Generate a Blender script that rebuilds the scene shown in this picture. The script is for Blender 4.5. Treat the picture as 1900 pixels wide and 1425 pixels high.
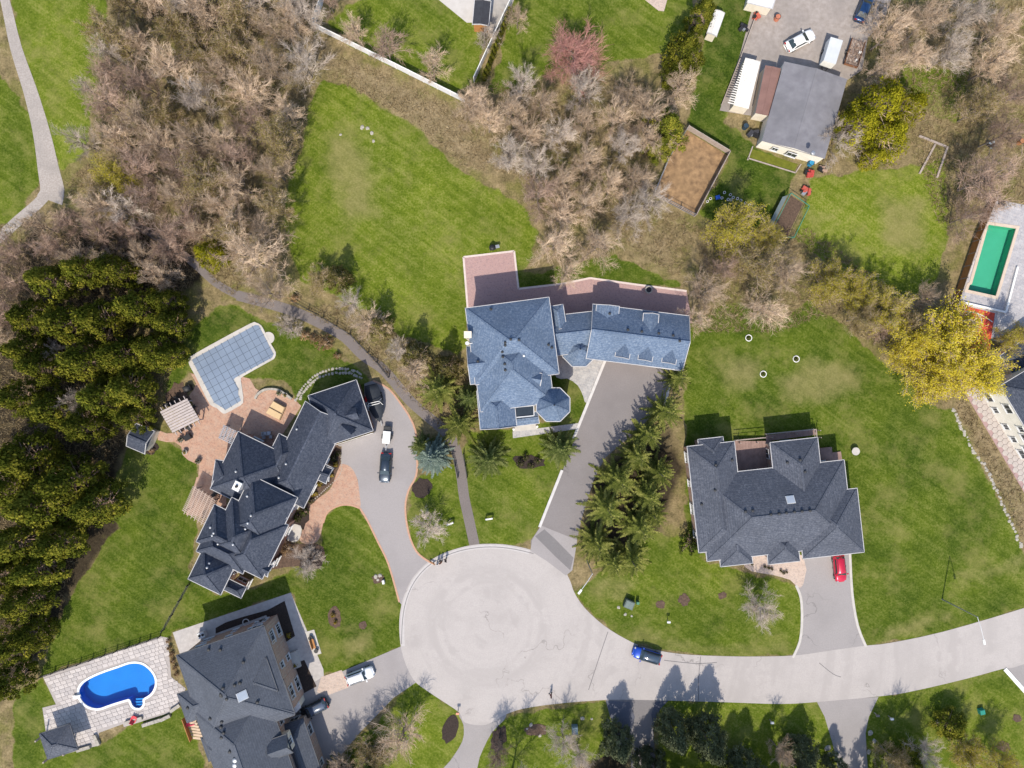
import bpy, math, random
import numpy as np
from mathutils import Vector, Matrix, geometry
# ---------------------------------------------------------------- scene, camera, sky, sun
for _o in list(bpy.data.objects): bpy.data.objects.remove(_o)
SC = bpy.context.scene
COL = SC.collection
GSD = 0.085          # metres per photograph pixel on the ground
CAMH = 112.0         # flying height of the drone in metres
def P(px, py, z=0.0):
    """point of height z seen at photograph pixel px, py (camera looks straight down)"""
    k = GSD * (CAMH - z) / CAMH
    return Vector(((px - 950.0) * k, (712.5 - py) * k, z))
cd = bpy.data.cameras.new('camera'); cam = bpy.data.objects.new('camera', cd); COL.objects.link(cam)
cam.location = (0, 0, CAMH); cam.rotation_euler = (0, 0, 0)
cd.sensor_width = 36.0; cd.lens = 18.0 / (950 * GSD / CAMH); cd.clip_end = 6000; cd.clip_start = 1
SC.camera = cam
SUN_EL = math.radians(51); SUN_AZ = math.radians(190)       # sun in the south, a little west
W = bpy.data.worlds.new('World'); SC.world = W; W.use_nodes = True
wn = W.node_tree.nodes; sky = wn.new('ShaderNodeTexSky'); sky.sky_type = 'NISHITA'; sky.sun_disc = False
sky.sun_elevation = SUN_EL; sky.sun_rotation = SUN_AZ; sky.air_density = 1.0; sky.dust_density = 1.2
W.node_tree.links.new(sky.outputs[0], wn['Background'].inputs[0]); wn['Background'].inputs[1].default_value = 0.15
sl = bpy.data.lights.new('sun', 'SUN'); sl.energy = 3.5; sl.angle = math.radians(0.6); sl.color = (1.0, 0.92, 0.79)
so = bpy.data.objects.new('sun', sl); COL.objects.link(so)
SDIR = Vector((math.sin(SUN_AZ) * math.cos(SUN_EL), math.cos(SUN_AZ) * math.cos(SUN_EL), math.sin(SUN_EL)))
so.rotation_euler = SDIR.to_track_quat('Z', 'Y').to_euler(); so.location = SDIR * 150
VS = SC.view_settings; VS.view_transform = 'Standard'; VS.look = 'None'; VS.gamma = 1; VS.use_curve_mapping = False
VS.exposure = 0.62
# ---------------------------------------------------------------- helpers
def conv(ox, oy, s, pts): return [(ox + x / s, oy + y / s) for x, y in pts]
def tag(o, label=None, cat=None, group=None, kind=None):
    if label: o['label'] = label
    if cat: o['category'] = cat
    if group: o['group'] = group
    if kind: o['kind'] = kind
    return o
def empty(name, loc=(0, 0, 0), rz=0.0, parent=None):
    o = bpy.data.objects.new(name, None); COL.objects.link(o); o.location = loc; o.rotation_euler = (0, 0, rz)
    o.empty_display_size = 0.3
    if parent: o.parent = parent
    return o
def thing(name, label, cat, loc=(0, 0, 0), rz=0.0, group=None):
    return tag(empty(name, loc, rz), label, cat, group)
class MB:
    def __init__(s): s.v = []; s.f = []; s.var = []; s.sm = False
    def add(s, vs, fs, var=None):
        b = len(s.v); s.v.extend([tuple(p) for p in vs])
        for f in fs: s.f.append(tuple(i + b for i in f))
        if var is not None: s.var.extend([var] * len(fs))
        return s
    def box(s, c, d, rz=0.0, taper=1.0):
        x, y, z = d[0] / 2, d[1] / 2, d[2] / 2; ca, sa = math.cos(rz), math.sin(rz); vs = []
        for kz, t in ((-z, 1.0), (z, taper)):
            for kx, ky in ((-x, -y), (x, -y), (x, y), (-x, y)):
                kx *= t; ky *= t
                vs.append((c[0] + kx * ca - ky * sa, c[1] + kx * sa + ky * ca, c[2] + kz))
        return s.add(vs, [(0, 3, 2, 1), (4, 5, 6, 7), (0, 1, 5, 4), (1, 2, 6, 5), (2, 3, 7, 6), (3, 0, 4, 7)])
    def beam(s, a, b, w, h):
        a = Vector(a); b = Vector(b); d = (b - a).normalized()
        sd = d.cross(Vector((0, 0, 1)))
        sd = Vector((1, 0, 0)) if sd.length < 1e-4 else sd.normalized()
        up = sd.cross(d); vs = []
        for p in (a, b):
            for i, j in ((-1, -1), (1, -1), (1, 1), (-1, 1)): vs.append(p + sd * (i * w / 2) + up * (j * h / 2))
        return s.add(vs, [(0, 1, 2, 3), (7, 6, 5, 4), (0, 4, 5, 1), (1, 5, 6, 2), (2, 6, 7, 3), (3, 7, 4, 0)])
    def tube(s, pts, rad, n=6, cap=True, var=None):
        pts = [Vector(p) for p in pts]; vs = []; fs = []
        for i, p in enumerate(pts):
            d = pts[min(i + 1, len(pts) - 1)] - pts[max(i - 1, 0)]
            d = d.normalized() if d.length > 1e-6 else Vector((0, 0, 1))
            e = d.cross(Vector((0, 0, 1)) if abs(d.z) < 0.92 else Vector((1, 0, 0))).normalized(); g = d.cross(e)
            r = rad[i] if hasattr(rad, '__len__') else rad
            for k in range(n):
                a = 2 * math.pi * k / n; vs.append(p + e * (r * math.cos(a)) + g * (r * math.sin(a)))
        for i in range(len(pts) - 1):
            for k in range(n):
                k2 = (k + 1) % n; fs.append((i * n + k, i * n + k2, (i + 1) * n + k2, (i + 1) * n + k))
        if cap: fs.append(tuple(range(n - 1, -1, -1))); fs.append(tuple(range((len(pts) - 1) * n, len(pts) * n)))
        return s.add(vs, fs, var)
    def cyl(s, c, r, h, n=14, r2=None):
        return s.tube([(c[0], c[1], c[2]), (c[0], c[1], c[2] + h)], [r, r if r2 is None else r2], n)
    def prism(s, pts, z0, z1):
        """pts: xy outline; vertical prism from z0 to z1"""
        n = len(pts); vs = [(p[0], p[1], z0) for p in pts] + [(p[0], p[1], z1) for p in pts]
        tr = geometry.tessellate_polygon([[Vector((p[0], p[1], 0)) for p in pts]])
        fs = []
        for t in tr:
            a, b, c = [Vector((pts[i][0], pts[i][1])) for i in t]
            t = tuple(t) if (b - a).cross(c - a) > 0 else tuple(reversed(t))
            fs.append(tuple(i + n for i in t)); fs.append(tuple(reversed(t)))
        area = sum(pts[i][0] * pts[(i + 1) % n][1] - pts[(i + 1) % n][0] * pts[i][1] for i in range(n))
        for i in range(n):
            j = (i + 1) % n
            fs.append((i, j, n + j, n + i) if area > 0 else (j, i, n + i, n + j))
        return s.add(vs, fs)
    def dome(s, c, r, h, n=12, m=4):
        vs = []; fs = []
        for i in range(m):
            a = math.pi / 2 * i / m
            for k in range(n):
                b = 2 * math.pi * k / n; vs.append((c[0] + r * math.cos(a) * math.cos(b), c[1] + r * math.cos(a) * math.sin(b), c[2] + h * math.sin(a)))
        vs.append((c[0], c[1], c[2] + h))
        for i in range(m - 1):
            for k in range(n): fs.append((i * n + k, i * n + (k + 1) % n, (i + 1) * n + (k + 1) % n, (i + 1) * n + k))
        for k in range(n): fs.append(((m - 1) * n + k, (m - 1) * n + (k + 1) % n, m * n))
        fs.append(tuple(range(n - 1, -1, -1)))
        return s.add(vs, fs)
    def mesh(s, name, mat=None):
        me = bpy.data.meshes.new(name); me.from_pydata(s.v, [], s.f)
        if s.var and len(s.var) == len(s.f):
            at = me.attributes.new('var', 'FLOAT', 'FACE'); at.data.foreach_set('value', np.array(s.var, dtype=np.float32))
        if s.sm: me.polygons.foreach_set('use_smooth', [True] * len(me.polygons))
        if mat: me.materials.append(mat)
        me.update(); return me
    def build(s, name, mat, parent=None, loc=None, rz=0.0):
        o = bpy.data.objects.new(name, s.mesh(name, mat)); COL.objects.link(o)
        if parent: o.parent = parent
        if loc is not None: o.location = loc; o.rotation_euler = (0, 0, rz)
        return o
def link(name, me, parent=None, loc=(0, 0, 0), rz=0.0, sc=1.0):
    o = bpy.data.objects.new(name, me); COL.objects.link(o); o.location = loc; o.rotation_euler = (0, 0, rz)
    o.scale = (sc, sc, sc) if not hasattr(sc, '__len__') else sc
    if parent: o.parent = parent
    return o
def copy_tree(o, parent=None):
    c = o.copy(); COL.objects.link(c); c.parent = parent
    for ch in o.children: copy_tree(ch, c)
    return c
def smooth(pts, n=4, closed=True):
    out = []; N = len(pts); rng = range(N if closed else N - 1)
    for i in rng:
        g = (lambda k: pts[k % N]) if closed else (lambda k: pts[max(0, min(N - 1, k))])
        p0, p1, p2, p3 = g(i - 1), g(i), g(i + 1), g(i + 2)
        for k in range(n):
            t = k / n
            out.append(tuple(0.5 * (2 * p1[j] + (p2[j] - p0[j]) * t + (2 * p0[j] - 5 * p1[j] + 4 * p2[j] - p3[j]) * t * t + (3 * p1[j] - p0[j] - 3 * p2[j] + p3[j]) * t ** 3) for j in range(2)))
    if not closed: out.append(pts[-1])
    return out
def offset(pts, d):
    """offset a closed outline outward by d (same units)"""
    n = len(pts); ar = sum(pts[i][0] * pts[(i + 1) % n][1] - pts[(i + 1) % n][0] * pts[i][1] for i in range(n)); sg = 1 if ar > 0 else -1
    out = []
    for i in range(n):
        a = Vector(pts[i - 1]); b = Vector(pts[i]); c = Vector(pts[(i + 1) % n])
        d1 = (b - a).normalized(); d2 = (c - b).normalized(); n1 = Vector((d1.y, -d1.x)); n2 = Vector((d2.y, -d2.x)); m = n1 + n2
        m = n1 if m.length < 1e-4 else m.normalized(); k = d / max(0.5, m.dot(n1)); out.append(tuple(b + m * k * sg))
    return out
def world(pts, z=0.0): return [tuple(P(x, y, z)[:2]) for x, y in pts]
def ribbon(cl, w):
    """outline of a strip along px centreline with px width(s)"""
    L = []; R = []; n = len(cl)
    for i, p in enumerate(cl):
        d = Vector(cl[min(i + 1, n - 1)]) - Vector(cl[max(i - 1, 0)]); d.normalize(); ww = (w[i] if hasattr(w, '__len__') else w) / 2
        L.append((p[0] - d.y * ww, p[1] + d.x * ww)); R.append((p[0] + d.y * ww, p[1] - d.x * ww))
    return L + R[::-1]
# ---------------------------------------------------------------- materials
def nt(name):
    m = bpy.data.materials.new(name); m.use_nodes = True; t = m.node_tree; b = t.nodes['Principled BSDF']
    return m, t, b
def rgb(c): return (c[0], c[1], c[2], 1.0)
def ramp(t, fac, stops):
    r = t.nodes.new('ShaderNodeValToRGB'); e = r.color_ramp.elements
    while len(e) < len(stops): e.new(0.5)
    for i, (p, c) in enumerate(stops): e[i].position = p; e[i].color = rgb(c)
    t.links.new(fac, r.inputs[0]); return r.outputs[0]
def noise(t, co, scale, detail=4, rough=0.6):
    n = t.nodes.new('ShaderNodeTexNoise'); n.inputs['Scale'].default_value = scale; n.inputs['Detail'].default_value = detail
    n.inputs['Roughness'].default_value = rough
    if co is not None: t.links.new(co, n.inputs['Vector'])
    return n.outputs[0]
def mixc(t, a, b, fac, mode='MIX'):
    m = t.nodes.new('ShaderNodeMix'); m.data_type = 'RGBA'; m.blend_type = mode
    for s, v in ((m.inputs[6], a), (m.inputs[7], b)):
        if isinstance(v, tuple): s.default_value = rgb(v)
        else: t.links.new(v, s)
    if isinstance(fac, (int, float)): m.inputs[0].default_value = fac
    else: t.links.new(fac, m.inputs[0])
    return m.outputs[2]
def math_(t, op, a, b=None, clamp=False):
    m = t.nodes.new('ShaderNodeMath'); m.operation = op; m.use_clamp = clamp
    for i, v in enumerate((a, b)):
        if v is None: continue
        if isinstance(v, (int, float)): m.inputs[i].default_value = v
        else: t.links.new(v, m.inputs[i])
    return m.outputs[0]
def objco(t): return t.nodes.new('ShaderNodeTexCoord').outputs['Object']
def bump(t, b, h, dist, st=0.6):
    n = t.nodes.new('ShaderNodeBump'); n.inputs['Distance'].default_value = dist; n.inputs['Strength'].default_value = st
    t.links.new(h, n.inputs['Height']); t.links.new(n.outputs[0], b.inputs['Normal'])
def mat(name, c1, c2=None, scale=3.0, rough=0.85, bmp=0.0, metal=0.0, spec=0.3, big=0.0, coat=0.0):
    m, t, b = nt(name); b.inputs['Roughness'].default_value = rough; b.inputs['Metallic'].default_value = metal
    b.inputs['Specular IOR Level'].default_value = spec; b.inputs['Coat Weight'].default_value = coat
    if c2 is None: c2 = tuple(x * 0.8 for x in c1)
    co = objco(t); n = noise(t, co, scale); c = ramp(t, n, [(0.3, c2), (0.7, c1)])
    if big:
        n2 = noise(t, co, big, 3); c = mixc(t, c, tuple(x * 0.62 for x in c1), ramp(t, n2, [(0.42, (0, 0, 0)), (0.72, (0.7, 0.7, 0.7))]))
    t.links.new(c, b.inputs['Base Color'])
    if bmp: bump(t, b, noise(t, co, scale * 2.5), bmp)
    return m
def shingle(name, c1, c2, c3):
    m, t, b = nt(name); b.inputs['Roughness'].default_value = 0.85; b.inputs['Specular IOR Level'].default_value = 0.25
    co = objco(t); n = noise(t, co, 3.0, 8, 0.85); c = ramp(t, n, [(0.36, c2), (0.5, c1), (0.64, c3)])
    n2 = noise(t, co, 0.35, 4); c = mixc(t, c, tuple(x * 0.66 for x in c1), ramp(t, n2, [(0.4, (0, 0, 0)), (0.75, (0.55,) * 3)]))
    sp = t.nodes.new('ShaderNodeSeparateXYZ'); t.links.new(co, sp.inputs[0])
    w = math_(t, 'FRACT', math_(t, 'MULTIPLY', sp.outputs[2], 6.5)); dk = ramp(t, w, [(0.0, (0.72,) * 3), (0.3, (1, 1, 1))])
    c = mixc(t, c, dk, 1.0, 'MULTIPLY'); t.links.new(c, b.inputs['Base Color'])
    hh = math_(t, 'ADD', w, n); bump(t, b, hh, 0.03, 0.7); return m
def pavers(name, c1, c2, c3, joint, bw, bh, rot=0.0, off=0.5, soft=0.02):
    m, t, b = nt(name); b.inputs['Roughness'].default_value = 0.9; b.inputs['Specular IOR Level'].default_value = 0.2
    mp = t.nodes.new('ShaderNodeMapping'); t.links.new(objco(t), mp.inputs[0]); mp.inputs['Rotation'].default_value = (0, 0, rot)
    br = t.nodes.new('ShaderNodeTexBrick'); t.links.new(mp.outputs[0], br.inputs[0]); br.offset = off
    br.inputs['Scale'].default_value = 1.0; br.inputs['Brick Width'].default_value = bw; br.inputs['Row Height'].default_value = bh
    br.inputs['Mortar Size'].default_value = soft; br.inputs['Mortar Smooth'].default_value = 0.3; br.inputs['Bias'].default_value = 0.0
    br.inputs['Color1'].default_value = rgb(c1); br.inputs['Color2'].default_value = rgb(c2); br.inputs['Mortar'].default_value = rgb(joint)
    n = noise(t, objco(t), 1.1, 5); c = mixc(t, br.outputs[0], c3, ramp(t, n, [(0.4, (0, 0, 0)), (0.7, (0.75,) * 3)])); c = mixc(t, c, ramp(t, noise(t, objco(t), 3.4, 4, .8), [(.36, (.62, .64, .68)), (.5, (1, 1, 1)), (.64, (1.0, .94, .88))]), .75, 'MULTIPLY')
    t.links.new(c, b.inputs['Base Color']); bump(t, b, br.outputs[1], -0.02, 0.5); return m
def leafmat(name, c1, c2, c3, trans=0.25, rndamt=0.25):
    m, t, b = nt(name); t.nodes.remove(b); out = t.nodes['Material Output']
    a = t.nodes.new('ShaderNodeAttribute'); a.attribute_name = 'var'
    c = ramp(t, a.outputs['Fac'], [(0.0, c1), (0.55, c2), (1.0, c3)])
    oi = t.nodes.new('ShaderNodeObjectInfo'); k = math_(t, 'ADD', math_(t, 'MULTIPLY', oi.outputs['Random'], 2 * rndamt), 1 - rndamt)
    hsv = t.nodes.new('ShaderNodeHueSaturation'); t.links.new(c, hsv.inputs['Color']); t.links.new(k, hsv.inputs['Value'])
    hsv.inputs['Hue'].default_value = 0.5
    d = t.nodes.new('ShaderNodeBsdfDiffuse'); tr = t.nodes.new('ShaderNodeBsdfTranslucent'); mx = t.nodes.new('ShaderNodeMixShader')
    t.links.new(hsv.outputs[0], d.inputs[0]); t.links.new(hsv.outputs[0], tr.inputs[0]); mx.inputs[0].default_value = trans
    t.links.new(d.outputs[0], mx.inputs[1]); t.links.new(tr.outputs[0], mx.inputs[2]); t.links.new(mx.outputs[0], out.inputs[0]); return m
def watermat(name, tint):
    m, t, b = nt(name); t.nodes.remove(b); out = t.nodes['Material Output']
    tr = t.nodes.new('ShaderNodeBsdfTransparent'); tr.inputs[0].default_value = rgb(tint)
    gl = t.nodes.new('ShaderNodeBsdfGlossy'); gl.inputs['Roughness'].default_value = 0.03
    fr = t.nodes.new('ShaderNodeFresnel'); fr.inputs[0].default_value = 1.33; mx = t.nodes.new('ShaderNodeMixShader')
    n = t.nodes.new('ShaderNodeBump'); n.inputs['Distance'].default_value = 0.02; n.inputs['Strength'].default_value = 0.4
    t.links.new(noise(t, objco(t), 2.5, 3), n.inputs['Height']); t.links.new(n.outputs[0], gl.inputs['Normal'])
    t.links.new(fr.outputs[0], mx.inputs[0]); t.links.new(tr.outputs[0], mx.inputs[1]); t.links.new(gl.outputs[0], mx.inputs[2])
    t.links.new(mx.outputs[0], out.inputs[0]); return m
M = {}
M['white'] = mat('white_paint', (0.78, 0.77, 0.74), (0.66, 0.65, 0.62), 1.5, 0.6)
M['trim'] = mat('white_trim', (0.6, 0.6, 0.6), (0.48, 0.48, 0.48), 2.0, 0.5)
M['gutter_white'] = mat('gutter_white', (0.5, 0.49, 0.49), (0.4, 0.39, 0.39), 1.0, 0.6)
M['gutter_dark'] = mat('gutter_dark', (0.075, 0.08, 0.095), (0.05, 0.055, 0.065), 1.0, 0.6)
M['stucco'] = mat('white_stucco', (0.72, 0.68, 0.6), (0.62, 0.58, 0.5), 0.8, 0.9, 0.01)
M['cream'] = mat('cream_siding', (0.66, 0.6, 0.5), (0.56, 0.5, 0.4), 1.2, 0.85)
M['brick_red'] = pavers('red_brick', (0.3, 0.1, 0.06), (0.24, 0.08, 0.05), (0.27, 0.12, 0.08), (0.35, 0.3, 0.26), 0.24, 0.08)
M['brick_tan'] = pavers('tan_brick', (0.44, 0.26, 0.2), (0.37, 0.21, 0.16), (0.4, 0.25, 0.19), (0.42, 0.38, 0.32), 0.24, 0.08)
M['glass'] = mat('window_glass', (0.03, 0.04, 0.05), (0.02, 0.025, 0.03), 1.0, 0.08, spec=0.6)
M['carglass'] = mat('car_glass', (0.035, 0.055, 0.06), (0.02, 0.03, 0.035), 1.0, 0.06, spec=0.7)
M['black'] = mat('black_plastic', (0.02, 0.02, 0.022), (0.014, 0.014, 0.016), 4, 0.5)
M['rubber'] = mat('tyre_rubber', (0.02, 0.02, 0.02), (0.015, 0.015, 0.015), 6, 0.85)
M['alloy'] = mat('alloy', (0.5, 0.5, 0.52), (0.4, 0.4, 0.42), 4, 0.35, metal=0.9)
M['steel'] = mat('galvanised_steel', (0.42, 0.43, 0.45), (0.33, 0.34, 0.36), 2, 0.45, metal=0.6)
M['dark_metal'] = mat('dark_metal', (0.04, 0.042, 0.045), (0.03, 0.03, 0.032), 4, 0.55)
M['roof_blue'] = shingle('slate_blue_shingle', (0.115, 0.16, 0.235), (0.058, 0.092, 0.16), (0.22, 0.265, 0.335))
M['roof_navy'] = shingle('navy_shingle', (0.052, 0.062, 0.088), (0.022, 0.029, 0.047), (0.115, 0.125, 0.155))
M['roof_grey'] = shingle('grey_shingle', (0.075, 0.084, 0.108), (0.04, 0.048, 0.068), (0.14, 0.148, 0.175))
M['roof_slate'] = shingle('slate_grey_shingle', (0.08, 0.09, 0.112), (0.058, 0.066, 0.085), (0.11, 0.12, 0.145))
M['roof_felt'] = mat('grey_roof_felt', (0.21, 0.205, 0.22), (0.15, 0.145, 0.16), 0.7, 0.9, big=0.25)
M['wood'] = mat('weathered_wood', (0.38, 0.32, 0.28), (0.28, 0.23, 0.2), 2.0, 0.9, 0.01)
M['cedarwood'] = mat('orange_cedar', (0.42, 0.2, 0.07), (0.32, 0.14, 0.05), 2.0, 0.85, 0.01)
M['deckwood'] = mat('deck_boards', (0.3, 0.2, 0.17), (0.2, 0.13, 0.11), 1.2, 0.85, 0.01)
M['stone'] = mat('field_stone', (0.42, 0.385, 0.33), (0.25, 0.23, 0.2), 2.5, 0.95, 0.03)
M['concrete'] = mat('concrete', (0.5, 0.47, 0.43), (0.4, 0.375, 0.34), 0.8, 0.92, 0.01)
M['kerb'] = mat('kerb_concrete', (0.56, 0.54, 0.52), (0.46, 0.44, 0.42), 1.3, 0.9, 0.01)
M['mulch'] = mat('dark_mulch', (0.05, 0.036, 0.03), (0.025, 0.018, 0.015), 5.0, 1.0, 0.06)
M['soilbed'] = mat('brown_soil', (0.13, 0.085, 0.06), (0.06, 0.04, 0.03), 3.0, 1.0, 0.06)
# ---------------------------------------------------------------- the ground: one sheet, kinds of cover stored as vertex weights
LAWNS = [  # outline in photograph pixels, hue (0 deep green .. 1 yellow green)
 ([(600,148),(640,155),(700,190),(780,240),(840,310),(900,345),(970,380),(1000,430),(990,480),(960,520),(955,500),(860,480),(870,560),(870,640),(850,660),(800,640),(740,620),(690,580),(640,560),(560,520),(525,420),(535,330),(560,270),(572,200)], .72),
 ([(955,500),(1010,505),(1100,480),(1140,470),(1200,500),(1260,530),(1110,540),(960,560)], .25),
 ([(1275,600),(1370,560),(1450,600),(1500,560),(1560,600),(1600,640),(1680,700),(1740,760),(1768,760),(1830,880),(1870,960),(1900,1030),(1990,1030),(1990,1120),(1900,1130),(1750,1172),(1605,1200),(1560,1100),(1560,1030),(1280,1030),(1270,820),(1270,700)], .3),
 ([(1110,1070),(1200,980),(1280,1000),(1300,1040),(1380,1060),(1440,1075),(1490,1090),(1492,1130),(1490,1180),(1480,1218),(1260,1216),(1160,1190),(1100,1140),(1064,1100)], .45),
 ([(870,800),(1075,780),(1060,880),(1003,985),(985,1005),(950,1012),(885,1012),(865,960),(850,880)], .5),
 ([(1015,690),(1060,695),(1092,740),(1080,795),(1020,800)], .05),
 ([(770,890),(850,860),(870,930),(885,1008),(810,1040),(770,1030),(750,960)], .45),
 ([(240,830),(300,815),(360,850),(380,900),(365,960),(350,1060),(400,1100),(470,1090),(540,1060),(600,1040),(590,960),(625,935),(665,942),(695,980),(725,1045),(748,1115),(750,1195),(640,1250),(590,1250),(540,1100),(320,1175),(75,1255),(110,1150),(160,1060),(220,980),(205,900)], .25),
 ([(345,630),(400,570),(440,565),(500,600),(560,620),(620,650),(680,700),(690,720),(575,745),(560,765),(530,705),(470,705),(440,690),(350,690),(320,760),(300,720)], .15),
 ([(30,1290),(78,1260),(110,1307),(90,1350),(185,1385),(230,1350),(345,1315),(390,1435),(20,1440)], .3),
 ([(603,40),(700,-20),(860,-20),(900,60),(885,150),(840,175),(650,85)], .65),
 ([(960,-20),(1290,-20),(1260,100),(1100,120),(900,175),(930,100)], .5),
 ([(1325,-20),(1405,-20),(1375,120),(1340,230),(1400,270),(1480,320),(1440,400),(1400,440),(1300,395),(1350,290),(1280,230),(1290,150)], .05),
 ([(1500,330),(1750,300),(1760,420),(1740,520),(1700,560),(1560,520),(1480,440)], 1.0),
 ([(1640,120),(1800,130),(1780,230),(1700,200)], .55),
 ([(20,-20),(205,-20),(180,150),(160,280),(115,320),(70,230)], .7),
 ([(-20,100),(55,220),(80,320),(40,400),(-20,420)], .5),
 ([(840,1345),(930,1330),(1120,1300),(1135,1320),(1150,1390),(1000,1440),(885,1440)], .55),
 ([(765,1262),(860,1320),(862,1370),(820,1440),(605,1440),(700,1340)], .75),
 ([(1225,1300),(1525,1300),(1545,1340),(1560,1440),(1215,1440)], .7),
 ([(1605,1300),(1860,1240),(1990,1280),(1990,1440),(1605,1440)], .55),
]
DRY = [ [(560,60),(620,90),(860,200),(960,330),(850,305),(760,222),(690,183),(640,150),(590,140)],
 [(1765,745),(1793,728),(1905,905),(1905,1015),(1835,880)],
 [(600,250),(650,240),(690,290),(700,400),(640,420),(610,330)],
 [(1440,700),(1500,665),(1590,680),(1600,720),(1520,750),(1450,745)], [(1340,650),(1420,670),(1400,720),(1340,715)],
 [(1640,1165),(1760,1135),(1770,1150),(1640,1190)], [(1180,1175),(1300,1195),(1470,1200),(1470,1212),(1260,1208)], [(1780,1065),(1900,1035),(1905,1050),(1790,1085)],
 [(1110,1060),(1180,1080),(1160,1110),(1100,1100)], [(1120,430),(1230,420),(1250,500),(1180,480)], [(640,1195),(690,1170),(680,1215),(640,1225)],
 [(1680,180),(1760,170),(1770,230),(1700,240)],[(1620,360),(1720,370),(1720,470),(1640,470)],[(1450,380),(1540,400),(1520,430)] ]
SOIL_SHADE = [ [(150,790),(235,800),(240,850),(205,900),(225,980),(140,1090),(90,1200),(-20,1320),(-20,780)],
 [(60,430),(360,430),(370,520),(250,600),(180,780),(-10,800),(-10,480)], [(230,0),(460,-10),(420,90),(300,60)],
 [(1230,1325),(1420,1320),(1520,1370),(1540,1440),(1220,1440)], [(1640,1340),(1770,1310),(1820,1420),(1660,1440)], [(1110,1370),(1160,1350),(1170,1440),(1080,1440)], [(700,1350),(800,1330),(840,1400),(700,1440)],  # lower verge: brown litter, with the trees' shade put into its dark tone
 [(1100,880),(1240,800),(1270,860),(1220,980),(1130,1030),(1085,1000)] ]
def axis(a, b, step):
    m = np.arange(a, b + 1e-6, step)
    return np.concatenate([[a - 2500, a - 900, a - 300, a - 100, a - 30, a - 8], m, [b + 8, b + 30, b + 100, b + 300, b + 900, b + 2500]])
def sdist(X, Y, poly):
    """signed distance to a px polygon (positive inside), arrays in px"""
    n = len(poly); d2 = np.full(X.shape, 1e12); ins = np.zeros(X.shape, bool)
    for i in range(n):
        x1, y1 = poly[i]; x2, y2 = poly[(i + 1) % n]; ex, ey = x2 - x1, y2 - y1; L = ex * ex + ey * ey + 1e-9
        t = np.clip(((X - x1) * ex + (Y - y1) * ey) / L, 0, 1); d2 = np.minimum(d2, (X - x1 - t * ex) ** 2 + (Y - y1 - t * ey) ** 2)
        c = ((y1 > Y) != (y2 > Y)) & (X < ex * (Y - y1) / (ey if abs(ey) > 1e-9 else 1e-9) + x1); ins ^= c
    return np.where(ins, 1, -1) * np.sqrt(d2)
def wob(X, Y, s, seed):
    r = np.random.RandomState(seed); o = np.zeros(X.shape)
    for k in range(5):
        a = r.rand() * 6.28; f = s * (1 + k * 0.7); o += np.sin((X * np.cos(a) + Y * np.sin(a)) * f + r.rand() * 6.28) * np.sin((X * np.sin(a * 1.7) + Y * np.cos(a * 1.7)) * f * .8 + r.rand() * 6.28) / (1 + k * .5)
    return o / 2.0
POOL_C = smooth(conv(60,1170,5.587,[(485,640),(500,580),(560,520),(700,450),(900,380),(1000,345),(1080,338),(1150,355),(1220,410),(1265,480),(1275,550),(1255,620),(1210,670),(1150,710),(1150,760),(1120,800),(1070,800),(1035,770),(1010,715),(960,720),(800,770),(700,805),(620,800),(550,765),(500,705)]), 3)
POOL_F = conv(1720,350,4.75,[(540,315),(785,350),(605,948),(357,893),(372,850),(392,840)])
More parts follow.
